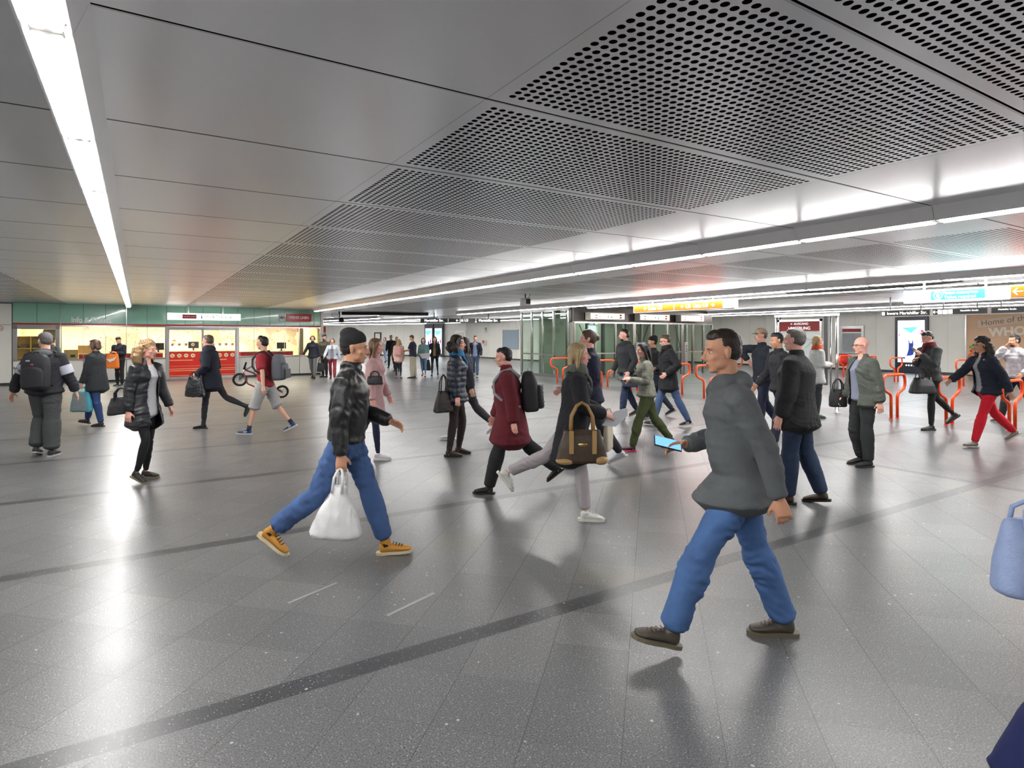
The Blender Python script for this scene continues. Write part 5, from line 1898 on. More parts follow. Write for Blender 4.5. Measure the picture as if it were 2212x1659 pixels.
def phone_at(g, i, label, lit=None, off=(0, 0, 0), rot=None):
    kn, d, n, w = g.hold[i]
    p = wpt(g, kn + d * 0.035 + n * 0.012 + Vector(off))
    o = empty('mobile_phone', (0, 0, 0), 0, label, 'phone')
    M = Matrix((w, d, w.cross(d))).transposed().to_4x4()
    o.matrix_world = g.root_M @ Matrix.Translation(kn + d * 0.045 - n * 0.0 + Vector(off)) @ M
    MB().box((-0.036, -0.075, -0.0045), (0.036, 0.075, 0.0045), 0.003).build('phone_body', BLACK, o)
    zz = 1 if (w.cross(d)).dot(n) > 0 else -1
    MB().box((-0.032, -0.069, 0.0046 * zz - 0.0004), (0.032, 0.069, 0.0046 * zz + 0.0004)).build('phone_screen', lit or mat('dim_phone_screen', (0.08, 0.1, 0.13), 0.1), o)
    return o
def spot(u, vf, vt=None):
    p = P(u, vf)
    d = F * CAM_Z / (vf - HOR)
    H = CAM_Z - (vt - HOR) * d / F - 0.012 if vt else 1.72
    return p.x, p.y, H


def walk(f, a=20, b=-22, kf=5, kb=22, ff=4, fb=-26, **kw):
    """f: 0 = left leg in front, 1 = right leg in front"""
    A, Bk = (a, kf, ff), (b, kb, fb)
    l, r = (A, Bk) if f == 0 else (Bk, A)
    d = dict(th=(l[0], r[0]), kn=(l[1], r[1]), fp=(l[2], r[2]))
    d['sh'] = (-22, 16) if f == 0 else (16, -22)
    d['el'] = (14, 24) if f == 0 else (24, 14)
    d.update(kw)
    return d


def stand(**kw):
    d = dict(th=(2, -2), kn=(3, 3), fp=(0, 0), sh=(2, 2), el=(14, 14), lean=1)
    d.update(kw)
    return d


def hpos(x, y, z):
    return (x, y, z)


BLACKC = (0.014, 0.014, 0.016)
NAVY = (0.012, 0.018, 0.045)
JEANS = srgb(52, 92, 160)
DJEANS = srgb(30, 44, 72)
GREYH = (0.20, 0.19, 0.18)
BRN = (0.07, 0.038, 0.02)
DBR = (0.022, 0.013, 0.009)
BLOND = (0.42, 0.27, 0.12)

# 1 the man in beanie
x, y, H = spot(748, 1208, 702)
g = person('man in black beanie and black leather jacket striding right in tan boots', x, y, 1.755, 0,
           walk(0, 21, -27, 4, 24, 3, -34, lean=4, tw=4, hand=((0.30, 0.18, 1.02), (0.03, -0.26, 0.80)), hp=4, curl=(48, 80)),
           dict(top=BLACKC, kind='leather', legs=srgb(62, 90, 138), legmat='denim', ease=0.016, hem=0.016, legto=1.86, shoe=srgb(186, 128, 40), sole=srgb(222, 205, 170), shoekind='hi', laces=(0.03, 0.02, 0.02), hair='short', hairc=DBR,
                hat='beanie', hatc=(0.016, 0.016, 0.018), skin='tan', loose=0.006, boxy=0.8, legwr=0.010, socks=(0.015, 0.015, 0.02)), 0, bulk=1.04)
kn, dd, nn, ww = g.hold[1]
q = wpt(g, kn + dd * 0.02)
bag_at('plastic_bag', 'white plastic carrier bag hanging full from the beanie man\'s hand', 'bag', q + Vector((0, 0, 0.01)), -AZ, 0.38, 0.36, 0.25, (0.80, 0.80, 0.80), taper=0.30, strap=0.13, strap_r=0.010, rough=0.3, lumpy=0.013, soft=0.8, tilt=0.08)

# 2 grey sweater man
x, y, H = spot(1594, 1392, 688)
g = person('man in grey sweater and blue jeans striding left, phone held out', x, y, 1.775, 180,
           walk(0, 33, -19, 12, 3, 16, 0, lean=6, tw=-3, hand=((-0.13, 0.26, 0.80), (0.25, -0.14, 1.06)), hp=6, hy=4, curl=(75, 30), pole=((-1, 0.2, -0.2), (-0.5, -0.4, -0.8))),
           dict(top=srgb(92, 96, 98), kind='hoodie', legs=srgb(68, 102, 152), legmat='denim', ease=0.012, hem=0.022, legto=1.93, shoe=srgb(74, 68, 58), sole=srgb(112, 104, 86), shoekind='shoe', laces=srgb(120, 100, 90),
                hair='short', hairc=DBR, skin='tan', down=0.09, flare=0.045, stride=0.045, hemoff=0.02, boxy=0.9, legwr=0.011), 0, bulk=1.02)
SCR = mat('lit_phone_screen', (0.12, 0.3, 0.55), 0.2, emit=0.3, ecol=(0.22, 0.55, 1.0))
kn, dd, nn, ww = g.hold[1]
o = empty('mobile_phone', (0, 0, 0), 0, 'phone with glowing light blue screen in the grey sweater man\'s hand', 'phone')
Mx = Matrix.Rotation(math.radians(-14), 4, 'Y') @ Matrix.Rotation(math.radians(-38), 4, 'X')
o.matrix_world = g.root_M @ Matrix.Translation(kn + Vector((0.045, 0.01, 0.035))) @ Mx
MB().box((-0.078, -0.038, -0.0045), (0.078, 0.038, 0.0045), 0.003).build('phone_body', BLACK, o)
MB().box((-0.074, -0.034, 0.0042), (0.074, 0.034, 0.0052)).build('phone_screen', SCR, o)

# 3 blonde with brown handbag
x, y, H = spot(1238, 1118, 742)
g = person('blonde woman in black coat with brown handbag and white sneakers walking right', x, y, 1.625, 0,
           walk(1, 9, -40, 3, 26, 0, -52, lean=4, hand=((0.34, 0.12, 1.02), (0.30, -0.15, 1.06)), hy=-6, curl=(30, 45), pole=((-0.6, 0.5, -0.8), (-0.7, -0.5, -0.6))),
           dict(top=(0.012, 0.012, 0.016), kind='coat', down=0.34, stride=0.02, hemoff=-0.02, flare=0.03, legs=srgb(172, 165, 168), shoe=srgb(215, 214, 208), sole=srgb(225, 222, 214), soleh=0.028, hair='bob', hairlen=0.17, hairc=(0.40, 0.29, 0.14),
                scarf=srgb(98, 100, 92), skin='pink', legto=1.88, laces=srgb(230, 230, 225), ease=0.008, boxy=0.8, loose=0.006), 0, female=True, bulk=1.05)
q = wpt(g, (0.05, -0.275, 1.10))
bag_at('handbag', 'brown patterned handbag with tan leather handles on the blonde woman\'s arm', 'bag', q, -AZ, 0.46, 0.29, 0.17, srgb(64, 50, 34), taper=0.74, strap=0.24, strap_r=0.014, strapc=srgb(158, 122, 74), rough=0.45,)
hb = [o for o in bpy.data.objects if o.name.startswith('handbag')][-1]
TAN = mat('tan_leather', srgb(175, 140, 88), 0.45)
MB().ell((-0.15, -0.02, -0.51), (0.085, 0.085, 0.035)).build('tan_corner', TAN, hb)
MB().ell((0.16, -0.02, -0.50), (0.07, 0.085, 0.045)).build('tan_corner', TAN, hb)
MB().ell((0.0, -0.075, -0.36), (0.045, 0.012, 0.02)).build('clasp', mat('brass_clasp', (0.75, 0.55, 0.2), 0.25, 1.0), hb)
for xx in (-0.10, 0.10):
    MB().box((xx - 0.02, -0.09, -0.44), (xx + 0.02, -0.074, -0.24), 0.005).build('handle_tab', TAN, hb)
kn, dd, nn, ww = g.hold[1]
q = wpt(g, kn + dd * 0.03)
o = empty('paper_sheet', q, -AZ, 'folded white paper in the blonde woman\'s hand', 'paper')
MB().prism([(-0.10, -0.07), (0.02, -0.08), (0.13, 0.02), (0.13, 0.09), (0.02, 0.06), (-0.06, 0.0)], -0.012, 0.012).build('sheet', mat('white_paper', srgb(215, 218, 225), 0.6), o)
q = wpt(g, (0.33, 0.02, 1.02))
bag_at('paper_bag', 'slim cream shopping bag hanging in front of the blonde woman', 'bag', q, -AZ + 1.2, 0.24, 0.32, 0.06, srgb(205, 195, 172), taper=0.98, strap=0.08, strap_r=0.005, soft=0.35)

# 4 dark coat grey haired man
x, y, H = spot(1722, 1086, 710)
g = person('grey haired man in black coat and dark jeans seen from behind', x, y, 1.765, 142,
           walk(0, 6, -8, 4, 12, 0, -10, lean=1, tw=0, hy=-4, sh=(4, 0), el=(12, 12), ab=(12, 12)),
           dict(top=(0.016, 0.016, 0.017), kind='coat', down=0.15, flare=0.03, legs=srgb(34, 50, 76), legmat='denim', shoe=srgb(62, 40, 28), sole=(0.02, 0.015, 0.012), hair='short', hairc=(0.13, 0.12, 0.11), collar=0.045, boxy=1.1, loose=0.014, ease=0.018, hem=0.02, skin='pink'), 0, bulk=1.18)

# 5 maroon coat
x, y, H = spot(1102, 1062, 748)
g = person('person in maroon coat and black trousers walking left with a black backpack', x, y, 1.60, 180,
           walk(0, 19, -30, 4, 22, 2, -38, lean=5, hand=((-0.06, 0.28, 0.76), (0.20, -0.24, 0.86)), hp=8, curl=(30, 30)),
           dict(top=srgb(96, 22, 34), kind='coat', down=0.30, stride=0.03, flare=0.035, legs=(0.012, 0.012, 0.013), shoe=(0.012, 0.012, 0.012), sole=(0.02, 0.02, 0.02), hair='short', hairc=(0.014, 0.011, 0.010), collar=0.05, skin='pink', ease=0.016, hem=0.022, boxy=1.0, loose=0.012), 0, female=True, bulk=1.2)
backpack(g, 'black backpack with pale buckles worn over the maroon coat', (0.014, 0.014, 0.018), 0.29, 0.44, 0.19, accents=((0.03, -0.02, 0.10, 0.014, (0.5, 0.5, 0.5)), (-0.02, 0.03, 0.012, 0.06, (0.45, 0.45, 0.45)), (0.08, -0.12, 0.05, 0.012, (0.5, 0.5, 0.5))), up=0.06, straps=(0.30, 0.30, 0.31))

# 6 curly blonde in leather jacket
x, y, H = spot(312, 1038, 736)
g = person('woman with curly blonde hair, open black jacket and white top walking right', x, y, 1.64, 348,
           dict(th=(-3, 16), kn=(5, 34), fp=(0, -16), lean=3, hand=((0.12, 0.28, 0.90), (0.0, -0.25, 0.87)), hy=8, hp=6, curl=(35, 50), pole=((-1, 0.3, -0.2), (-1, -0.4, -0.2))),
           dict(top=(0.016, 0.018, 0.022), kind='leather', down=0.24, flare=0.045, open=0.085, under=srgb(200, 200, 205), legs=(0.010, 0.010, 0.012), ease=0.002, hem=0.0, shoe=srgb(42, 40, 36), sole=srgb(150, 140, 120), shoekind='low', hair='curly', hairlen=0.17, hairc=(0.42, 0.27, 0.13), skin='pink', loose=0.008, udown=0.12, boxy=0.8), 0, female=True)
q = wpt(g, (-0.12, -0.20, 1.10))
bag_at('handbag', 'black shoulder bag tucked under the curly blonde woman\'s arm', 'bag', q, -AZ + 0.25, 0.36, 0.20, 0.13, (0.016, 0.017, 0.020), taper=0.72, strap=0.10, strap_r=0.010, rough=0.35, tilt=-0.12)

# 7 NEW cap man
x, y, H = spot(97, 985, 720)
g = person('man in grey cap and dark hooded jacket with white sleeve bands, back turned', x, y, 1.74, 104,
           dict(th=(18, -2), kn=(38, 3), fp=(-14, 0), lean=2, sh=(-4, 4), el=(10, 10), ab=(26, 20), inn=(4, 4), hy=48, curl=(30, 30)),
           dict(top=(0.018, 0.019, 0.026), kind='hoodie', hood=True, legs=srgb(72, 74, 76), ease=0.030, hem=0.030, legto=1.90, shoe=(0.02, 0.02, 0.022), sole=srgb(190, 190, 190), laces=srgb(200, 200, 200), hair='short', hairc=(0.12, 0.11, 0.10), hat='cap', hatc=srgb(110, 106, 112), skin='light', down=0.02, loose=0.014, boxy=1.0,
                bands=(('sleeve_band', (0.48, 0.92), srgb(185, 188, 200)),)), 0, bulk=1.2)
MB().ell((0, 0, 0), (0.075, 0.125, 0.06)).build('hood', mat('grey_hood', srgb(88, 94, 98), 0.9, bump=0.3), g.root, loc=g.at(0.525) - g.fwd * 0.10)
sh, el, wr = g.arms[0]
mid_ = sh.lerp(el, 0.70)
nrm = (-g.fwd * 0.85 + g.side * 0.5).normalized()
o = text('lettering', 'NEW', 0.062, BLACK, (0, 0, 0), 0, g.root)
zx = (el - sh).normalized() * -1
xx_ = zx.cross(-nrm).normalized() * -1
zz_ = nrm
yy_ = zz_.cross(xx_)
o.matrix_local = Matrix.Translation(mid_ + nrm * 0.084) @ Matrix((xx_, yy_, zz_)).transposed().to_4x4()
backpack(g, 'black backpack with small red emblem on the cap man\'s back', (0.012, 0.012, 0.016), 0.33, 0.50, 0.20, accents=((-0.02, 0.10, 0.03, 0.02, (0.5, 0.06, 0.06)), (0.03, 0.15, 0.045, 0.02, (0.4, 0.4, 0.42))), up=0.02)

# 8 bald man
x, y, H = spot(1866, 1006, 730)
g = person('bald man with glasses in open grey jacket and blue shirt facing left', x, y, 1.675, 184,
           dict(th=(3, 10), kn=(6, 24), fp=(0, -8), lean=2, hand=((-0.06, 0.27, 0.80), (0.14, -0.24, 0.92)), hp=2, curl=(32, 40)),
           dict(top=srgb(84, 88, 82), kind='jacket', open=0.10, down=0.10, under=srgb(132, 138, 158), legs=(0.018, 0.020, 0.022), shoe=(0.02, 0.02, 0.02), hair='none', glasses='red', skin='pink', ease=0.016, hem=0.018, loose=0.010, boxy=1.0, hairc=(0.3, 0.28, 0.26)), 0, bulk=1.16)
kn, dd, nn, ww = g.hold[0]
sh, el, wr = g.arms[0]
o = MB().tube([el.lerp(wr, 0.96), el.lerp(wr, 1.03)], [0.034, 0.033], 16).build('wrist_watch', mat('watch_silver', (0.6, 0.6, 0.6), 0.25, 1.0), g.root)
q = wpt(g, (0.20, -0.24, 1.12))
bag_at('shoulder_bag', 'small black bag hanging at the bald man\'s far side', 'bag', q, -AZ + math.pi, 0.24, 0.24, 0.09, BLACKC, taper=0.9, strap=0.14)

# 9 phone man in dark grey jacket
x, y, H = spot(2010, 928, 713)
g = person('man in dark grey jacket with maroon collar reading a phone, walking left', x, y, 1.79, 182,
           walk(0, 8, -26, 8, 22, 0, -34, lean=2, hand=((0.24, 0.10, 1.34), (0.22, -0.05, 1.24)), hp=24, curl=(40, 40), pole=((-0.3, 0.7, -0.8), (-0.3, -0.7, -0.8))),
           dict(top=srgb(66, 68, 70), kind='jacket', down=0.05, legs=(0.012, 0.012, 0.014), shoe=(0.012, 0.012, 0.012), sole=(0.04, 0.04, 0.04), soleh=0.03, hair='short', quiff=0.012, hairc=DBR, scarf=srgb(92, 22, 32), skin='pink', ease=0.004, hem=0.004, boxy=0.9, loose=0.010), 0)
phone_at(g, 0, 'dark phone held up by the man in dark grey jacket')
q = wpt(g, (0.26, 0.15, 1.12))
bag_at('shoulder_bag', 'bulky black bag carried before the man in dark grey jacket', 'bag', q, -AZ + math.pi, 0.46, 0.29, 0.20, (0.025, 0.025, 0.028), taper=0.7, strap=0.16, rough=0.4, lumpy=0.012)

# 10 red trousers
x, y, H = spot(2132, 964, 717)
g = person('woman with curly black hair, navy jacket and red trousers striding left', x, y, 1.715, 180,
           walk(0, 21, -27, 4, 20, 4, -30, lean=7, hand=((-0.16, 0.26, 0.86), (0.52, -0.12, 1.00)), hp=4, curl=(30, 20)),
           dict(top=(0.012, 0.016, 0.032), kind='jacket', down=0.05, open=0.07, under=srgb(150, 150, 155), legs=srgb(205, 14, 40), ease=0.006, hem=0.014, shoe=srgb(120, 112, 104), sole=srgb(200, 198, 190), shoekind='low', hair='curly', hairlen=0.20, hairc=(0.016, 0.010, 0.009), glasses='black', skin='tan', boxy=0.7, loose=0.008), 0, female=True, bulk=1.06)

# 11 patterned white hoodie
x, y, H = spot(2196, 914, 717)
g = person('man in white patterned hooded top and black trousers at the right edge', x, y, 1.74, 180,
           walk(1, 18, -20, 6, 18, 2, -22, lean=3, hand=((0.10, 0.26, 0.98), (0.20, -0.02, 1.50)), curl=(30, 60), pole=((-1, 0.3, 0), (0.2, -0.6, -0.8))),
           dict(top=srgb(200, 198, 205), topnoise=0.55, topscale=16, kind='hoodie', legs=(0.014, 0.014, 0.018), shoe=(0.014, 0.014, 0.014), sole=srgb(190, 190, 190), hair='short', quiff=0.02, hairc=(0.012, 0.010, 0.010), beard=True, skin='tan', loose=0.012), 1)

# 12 green trousers
x, y, H = spot(1397, 973, 735)
g = person('woman in camouflage jacket and olive trousers walking left with a phone', x, y, 1.63, 180,
           walk(0, 20, -20, 6, 18, 6, -24, lean=3, hand=((0.28, 0.08, 1.14), (0.26, -0.06, 1.12)), hp=10, curl=(35, 35)),
           dict(top=srgb(128, 128, 116), topnoise=0.6, topscale=18, kind='jacket', down=0.02, legs=srgb(66, 74, 40), ease=0.014, hem=0.012, shoe=srgb(50, 30, 34), sole=srgb(230, 50, 110), hair='bob', hairlen=0.20, hairc=(0.013, 0.011, 0.013), skin='pink', boxy=0.7), 0, female=True)
phone_at(g, 0, 'grey phone held low by the woman in camouflage jacket')

# 13 navy puffer woman
x, y, H = spot(984, 984, 722)
g = person('woman in navy puffer jacket and dark brown trousers with heeled boots walking right', x, y, 1.695, 4,
           dict(th=(14, -4), kn=(22, 4), fp=(-6, 0), lean=2, hand=((0.1, 0.24, 0.86), (0.03, -0.25, 0.80)), curl=(35, 35)),
           dict(top=srgb(22, 32, 52), kind='puffer', down=0.12, flare=0.03, legs=(0.022, 0.014, 0.012), ease=0.004, hem=0.008, shoe=srgb(50, 34, 22), sole=(0.02, 0.015, 0.01), shoekind='boot', soleh=0.03, hair='curly', hairlen=0.10, hairc=(0.02, 0.012, 0.010), scarf=srgb(40, 110, 150), skin='pink', boxy=0.8), 0, female=True, bulk=1.08)
q = wpt(g, (-0.16, -0.22, 1.16))
bag_at('shoulder_bag', 'dark brown shoulder bag behind the woman in navy puffer', 'bag', q, -AZ + 0.6, 0.30, 0.30, 0.13, (0.022, 0.015, 0.012), taper=0.6, strap=0.22, rough=0.45)

# 14 brimmed hat person hidden behind 13
x, y, H = spot(1006, 948, 722)
g = person('person in black brimmed hat walking left, mostly hidden by the navy puffer', x, y, 1.70, 180,
           walk(0, 18, -24, 6, 24, 4, -30, lean=3), dict(top=(0.02, 0.02, 0.03), kind='coat', down=0.2, legs=(0.03, 0.028, 0.034), shoe=srgb(200, 200, 205), sole=srgb(220, 220, 220), hair='bob', hairc=DBR, hat='cap', hatc=(0.012, 0.012, 0.014), hairlen=0.12), 1)

# 15 pink coat woman
x, y, H = spot(806, 990, 727)
g = person('woman in pale pink coat and white sneakers walking right behind the beanie man', x, y, 1.66, 0,
           dict(th=(-16, 8), kn=(14, 3), fp=(-18, 0), lean=3, sh=(10, -6), el=(14, 14)),
           dict(top=srgb(205, 164, 164), kind='coat', down=0.30, flare=0.03, legs=srgb(28, 34, 62), ease=0.002, hem=0.0, shoe=srgb(205, 202, 205), sole=srgb(225, 222, 222), soleh=0.03, hair='long', hairlen=0.22, hairc=(0.20, 0.11, 0.06), skin='pink', boxy=1.0), 0, female=True)
q = wpt(g, (0.08, -0.24, 1.22))
bag_at('shoulder_bag', 'black strap bag across the pink coat behind the beanie man', 'bag', q, -AZ, 0.22, 0.12, 0.07, BLACKC, taper=0.9, strap=0.06)

# 16 tote woman
x, y, H = spot(210, 920, 733)
g = person('woman in black padded jacket and jeans walking left with a turquoise bag', x, y, 1.64, 180,
           walk(1, 26, -8, 14, 4, 8, 0, lean=3, hand=((0.18, 0.22, 0.80), (0.10, -0.22, 0.84)), hp=4, curl=(70, 30)),
           dict(top=(0.020, 0.022, 0.026), kind='jacket', down=0.20, flare=0.02, legs=srgb(40, 66, 112), legmat='denim', shoe=(0.04, 0.02, 0.02), hair='bob', hairlen=0.07, hairc=(0.08, 0.04, 0.025), skin='pink', loose=0.012, boxy=0.9), 1, female=True, bulk=1.1)
kn, dd, nn, ww = g.hold[0]
bag_at('tote_bag', 'turquoise and grey tote bag hanging from the padded jacket woman\'s hand', 'bag', wpt(g, kn) + Vector((0, 0, 0.0)), -AZ, 0.40, 0.38, 0.12, srgb(72, 160, 178), taper=0.74, strap=0.09, strapc=srgb(40, 170, 190), rough=0.6, soft=0.4)
tb = [o for o in bpy.data.objects if o.name.startswith('tote_bag')][-1]
MB().prism([(-0.15, -0.44), (0.15, -0.44), (0.11, -0.12), (-0.11, -0.12)], -0.078, -0.066).build('grey_print', mat('grey_print', srgb(120, 130, 135), 0.7, noise=0.3, nscale=30), tb)

# 17 navy coat woman
x, y, H = spot(456, 924, 720)
g = person('person with short hair in long navy coat walking left, trailing foot raised', x, y, 1.72, 180,
           walk(0, 8, -32, 4, 34, 0, -62, lean=4, hand=((0.16, 0.24, 1.02), (0.20, -0.12, 1.04)), hp=4, curl=(60, 50)),
           dict(top=(0.010, 0.013, 0.026), kind='coat', down=0.18, stride=0.02, flare=0.02, legs=(0.022, 0.024, 0.030), ease=0.002, hem=0.004, shoe=(0.014, 0.014, 0.014), shoekind='boot', hair='short', hairc=(0.10, 0.07, 0.045), collar=0.05, scarf=(0.02, 0.02, 0.03), skin='pink', boxy=1.0, loose=0.006), 1, female=True, bulk=1.1)
q = wpt(g, (0.15, 0.28, 1.06))
bag_at('handbag', 'shiny black handbag on the arm of the person in navy coat', 'bag', q, -AZ, 0.36, 0.36, 0.16, (0.016, 0.018, 0.022), taper=0.7, strap=0.10, rough=0.28, lumpy=0.008)

# 18 red T-shirt man with small bicycle
x, y, H = spot(573, 937, 722)
g = person('young man in red T-shirt and pale shorts walking left with a small bicycle', x, y, 1.72, 180,
           walk(0, 20, -23, 6, 16, 4, -26, lean=3, hand=((-0.08, 0.27, 0.84), (0.16, -0.2, 0.90)), hp=2, curl=(60, 40)),
           dict(top=srgb(158, 44, 54), kind='tee', sleeve=0.78, legs=srgb(172, 172, 172), legname='shorts', ease=0.022, legto=1.06, shoe=srgb(36, 66, 112), sole=srgb(215, 215, 215), socks=(0.02, 0.025, 0.06), hair='short', quiff=0.02, hairc=(0.014, 0.010, 0.008), skin='light', down=0.04, loose=0.006, laces=srgb(200, 200, 200), mark=True), 0)
backpack(g, 'grey and black backpack on the red T-shirt man', srgb(98, 102, 110), 0.30, 0.46, 0.20, up=0.04, accents=((0, -0.12, 0.24, 0.16, (0.03, 0.03, 0.035)),))


def at_depth(u, v, d):
    l = (u - CX) / F * d
    return Vector((d * FX + l * RX, d * FY + l * RY, CAM_Z - (v - HOR) * d / F))


D = 10.62
e = empty('small_bicycle', at_depth(560, 830, D), -AZ, 'small red framed bicycle carried beside the red T-shirt man', 'bicycle')
O = at_depth(560, 830, D)


def bl(u, v, dy=0.0):
    return Vector(((u - 560) / F * D, dy, -(v - 830) / F * D))


TYRE = mat('tyre_rubber', (0.015, 0.015, 0.015), 0.7)
REDF = mat('dark_red_frame', srgb(120, 36, 40), 0.3)
for (u, v, r, tl) in ((518, 820, 0.105, 0.35), (609, 846, 0.10, 0.55)):
    c = bl(u, v)
    R = Matrix.Rotation(tl, 3, 'Z') @ Matrix.Rotation(0.25, 3, 'X')
    w_ = MB().tube([c + R @ Vector((r * math.cos(a), 0, r * math.sin(a))) for a in [k * math.pi / 12 for k in range(24)]], 0.020, 8, closed=True).build('wheel', TYRE, e)
    MB().tube([c + R @ Vector((r * 0.84 * math.cos(a), 0, r * 0.84 * math.sin(a))) for a in [k * math.pi / 12 for k in range(24)]], 0.006, 6, closed=True).build('rim', REDF if u < 560 else STEEL, w_)
    mb = MB()
    for k in range(6):
        a = k * math.pi / 6
        mb.tube([c + R @ Vector((r * 0.84 * math.cos(a), 0, r * 0.84 * math.sin(a))), c - R @ Vector((r * 0.84 * math.cos(a), 0, r * 0.84 * math.sin(a)))], 0.003, 4)
    mb.cyl(c + R @ Vector((0, -0.03, 0)), c + R @ Vector((0, 0.03, 0)), 0.014)
    mb.build('spokes', STEEL, w_)
MB().tube([bl(518, 820, -0.04), bl(526, 803), bl(532, 794)], 0.012, 8).tube([bl(518, 820, 0.04), bl(526, 803)], 0.012, 8).build('fork', STEEL, e)
MB().tube([bl(529, 799), bl(548, 806), bl(575, 825), bl(592, 838)], 0.014, 8).tube([bl(526, 806), bl(535, 829), bl(566, 842), bl(592, 838)], 0.014, 8).tube([bl(592, 838, -0.03), bl(609, 846, -0.03)], 0.010, 8).tube([bl(592, 838, 0.03), bl(609, 846, 0.03)], 0.010, 8).build('frame', REDF, e)
MB().tube([bl(527, 801), bl(541, 792, 0.05)], 0.011, 8).build('handlebar', STEEL, e)
MB().tube([bl(528, 797, -0.02), bl(539, 783, -0.14)], 0.017, 8).build('grip', TYRE, e)
MB().ell(bl(578, 822), (0.09, 0.035, 0.025)).build('saddle', TYRE, e)

# 19 tall navy person behind the blonde
x, y, H = spot(1278, 1008, 708)
g = person('tall brown haired person in navy jacket facing left behind the blonde woman', x, y, 1.79, 180,
           walk(0, 16, -18, 6, 18, 3, -22, lean=3, sh=(-10, 24), el=(40, 30)), dict(top=srgb(24, 26, 50), kind='jacket', down=0.08, legs=(0.03, 0.03, 0.04), shoe=srgb(195, 195, 200), sole=srgb(210, 210, 210), hair='bun', hairc=BRN, skin='pink', boxy=0.9), 1)

# 20 dark jacket with jeans, blue bag
x, y, H = spot(1352, 903, 705)
g = person('tall man in black jacket and dark jeans before the middle lift, looking left', x, y, 1.85, 205,
           walk(0, 14, -16, 6, 14, 3, -16, lean=2, hand=((0.12, 0.26, 0.92), (0.14, -0.24, 0.92)), hy=-12),
           dict(top=(0.024, 0.027, 0.030), kind='jacket', down=0.02, legs=srgb(36, 50, 78), legmat='denim', shoe=srgb(60, 40, 36), sole=srgb(150, 145, 140), hair='short', quiff=0.01, hairc=DBR, beard=True, skin='pink', hood=True), 1)
q = wpt(g, (0.0, 0.26, 1.06))
bag_at('duffel_bag', 'navy duffel bag with a small white patch before the middle lift', 'bag', q, -AZ, 0.48, 0.26, 0.20, srgb(34, 44, 66), taper=0.85, strap=0.14)
db = [o for o in bpy.data.objects if o.name.startswith('duffel_bag')][-1]
MB().box((-0.16, -0.112, -0.24), (-0.08, -0.100, -0.17), 0.002).build('white_patch', mat('patch_white', srgb(210, 200, 205), 0.5), db)

# 21 black parka
x, y, H = spot(1444, 921, 718)
g = person('person in glasses and black parka walking left in jeans and striped sneakers', x, y, 1.76, 182,
           walk(1, 20, -20, 6, 8, 6, -8, lean=3, hand=((0.10, 0.22, 1.0), (0.22, -0.1, 1.08)), hp=16),
           dict(top=(0.014, 0.014, 0.016), kind='coat', down=0.20, flare=0.025, legs=srgb(70, 94, 132), legmat='denim', shoe=(0.014, 0.014, 0.016), sole=srgb(190, 190, 190), mark=True, hair='short', quiff=0.012, hairc=(0.09, 0.055, 0.03), glasses='black', skin='pink', scarf=(0.014, 0.014, 0.015), loose=0.01), 1, bulk=1.05)
# 22 cap head behind
x, y, H = spot(1414, 902, 727)
g = person('person in black cap half hidden between camouflage jacket and black parka', x, y, 1.70, 182,
           walk(0, 16, -18), dict(top=(0.02, 0.02, 0.022), kind='jacket', legs=(0.03, 0.04, 0.07), shoe=(0.02, 0.02, 0.02), sole=srgb(170, 170, 170), hair='short', hairc=DBR, hat='beanie', hatc=(0.014, 0.014, 0.015), skin='tan'), 2)
# 23 beige cap man
x, y, H = spot(1648, 938, 704)
g = person('man in beige cap with green brim behind the grey sweater man', x, y, 1.83, 184,
           walk(0, 10, -12, lean=2, hand=((0.10, 0.26, 0.98), (0.16, -0.20, 1.22)), pole=((-1, 0.2, 0), (0.9, -0.5, 0.15))),
           dict(top=(0.018, 0.022, 0.034), kind='jacket', down=0.04, legs=srgb(30, 36, 60), legmat='denim', shoe=(0.02, 0.02, 0.02), sole=srgb(180, 180, 180), hair='short', hairc=(0.16, 0.13, 0.11), hat='cap', hatc=srgb(178, 150, 130), brimc=srgb(30, 140, 70), skin='pink'), 1, bulk=1.1)
MB().box((-0.0, -0.045, -0.06), (0.012, 0.045, 0.06), 0.004).build('white_patch', mat('patch_pale', srgb(190, 190, 195), 0.6), g.root, loc=g.arms[0][0].lerp(g.arms[0][1], 0.25) + Vector((0.0, 0.085, 0.02)), rz=math.pi / 2)
# 24 dark person behind
x, y, H = spot(1686, 966, 716)
g = person('dark haired person in black between the beige cap and the grey haired man', x, y, 1.75, 182,
           walk(0, 12, -16, hp=10), dict(top=(0.016, 0.017, 0.022), kind='jacket', down=0.05, legs=srgb(26, 32, 54), legmat='denim', shoe=(0.014, 0.014, 0.014), sole=srgb(200, 200, 200), hair='short', quiff=0.01, hairc=(0.013, 0.012, 0.012), skin='tan'), 1)
# 25 orange scarf lady
x, y, H = spot(1764, 902, 722)
g = person('blonde woman in white coat and orange scarf by the chrome map stand', x, y, 1.70, 0,
           stand(hand=((0.22, 0.10, 1.18), (0.24, -0.08, 1.16)), hy=-8), dict(top=srgb(205, 208, 206), kind='coat', down=0.18, legs=(0.03, 0.035, 0.04), shoe=srgb(30, 90, 50), sole=(0.1, 0.1, 0.1), hair='bob', hairlen=0.07, hairc=(0.50, 0.34, 0.18), scarf=srgb(205, 80, 40), skin='pink', boxy=0.9), 1, female=True)

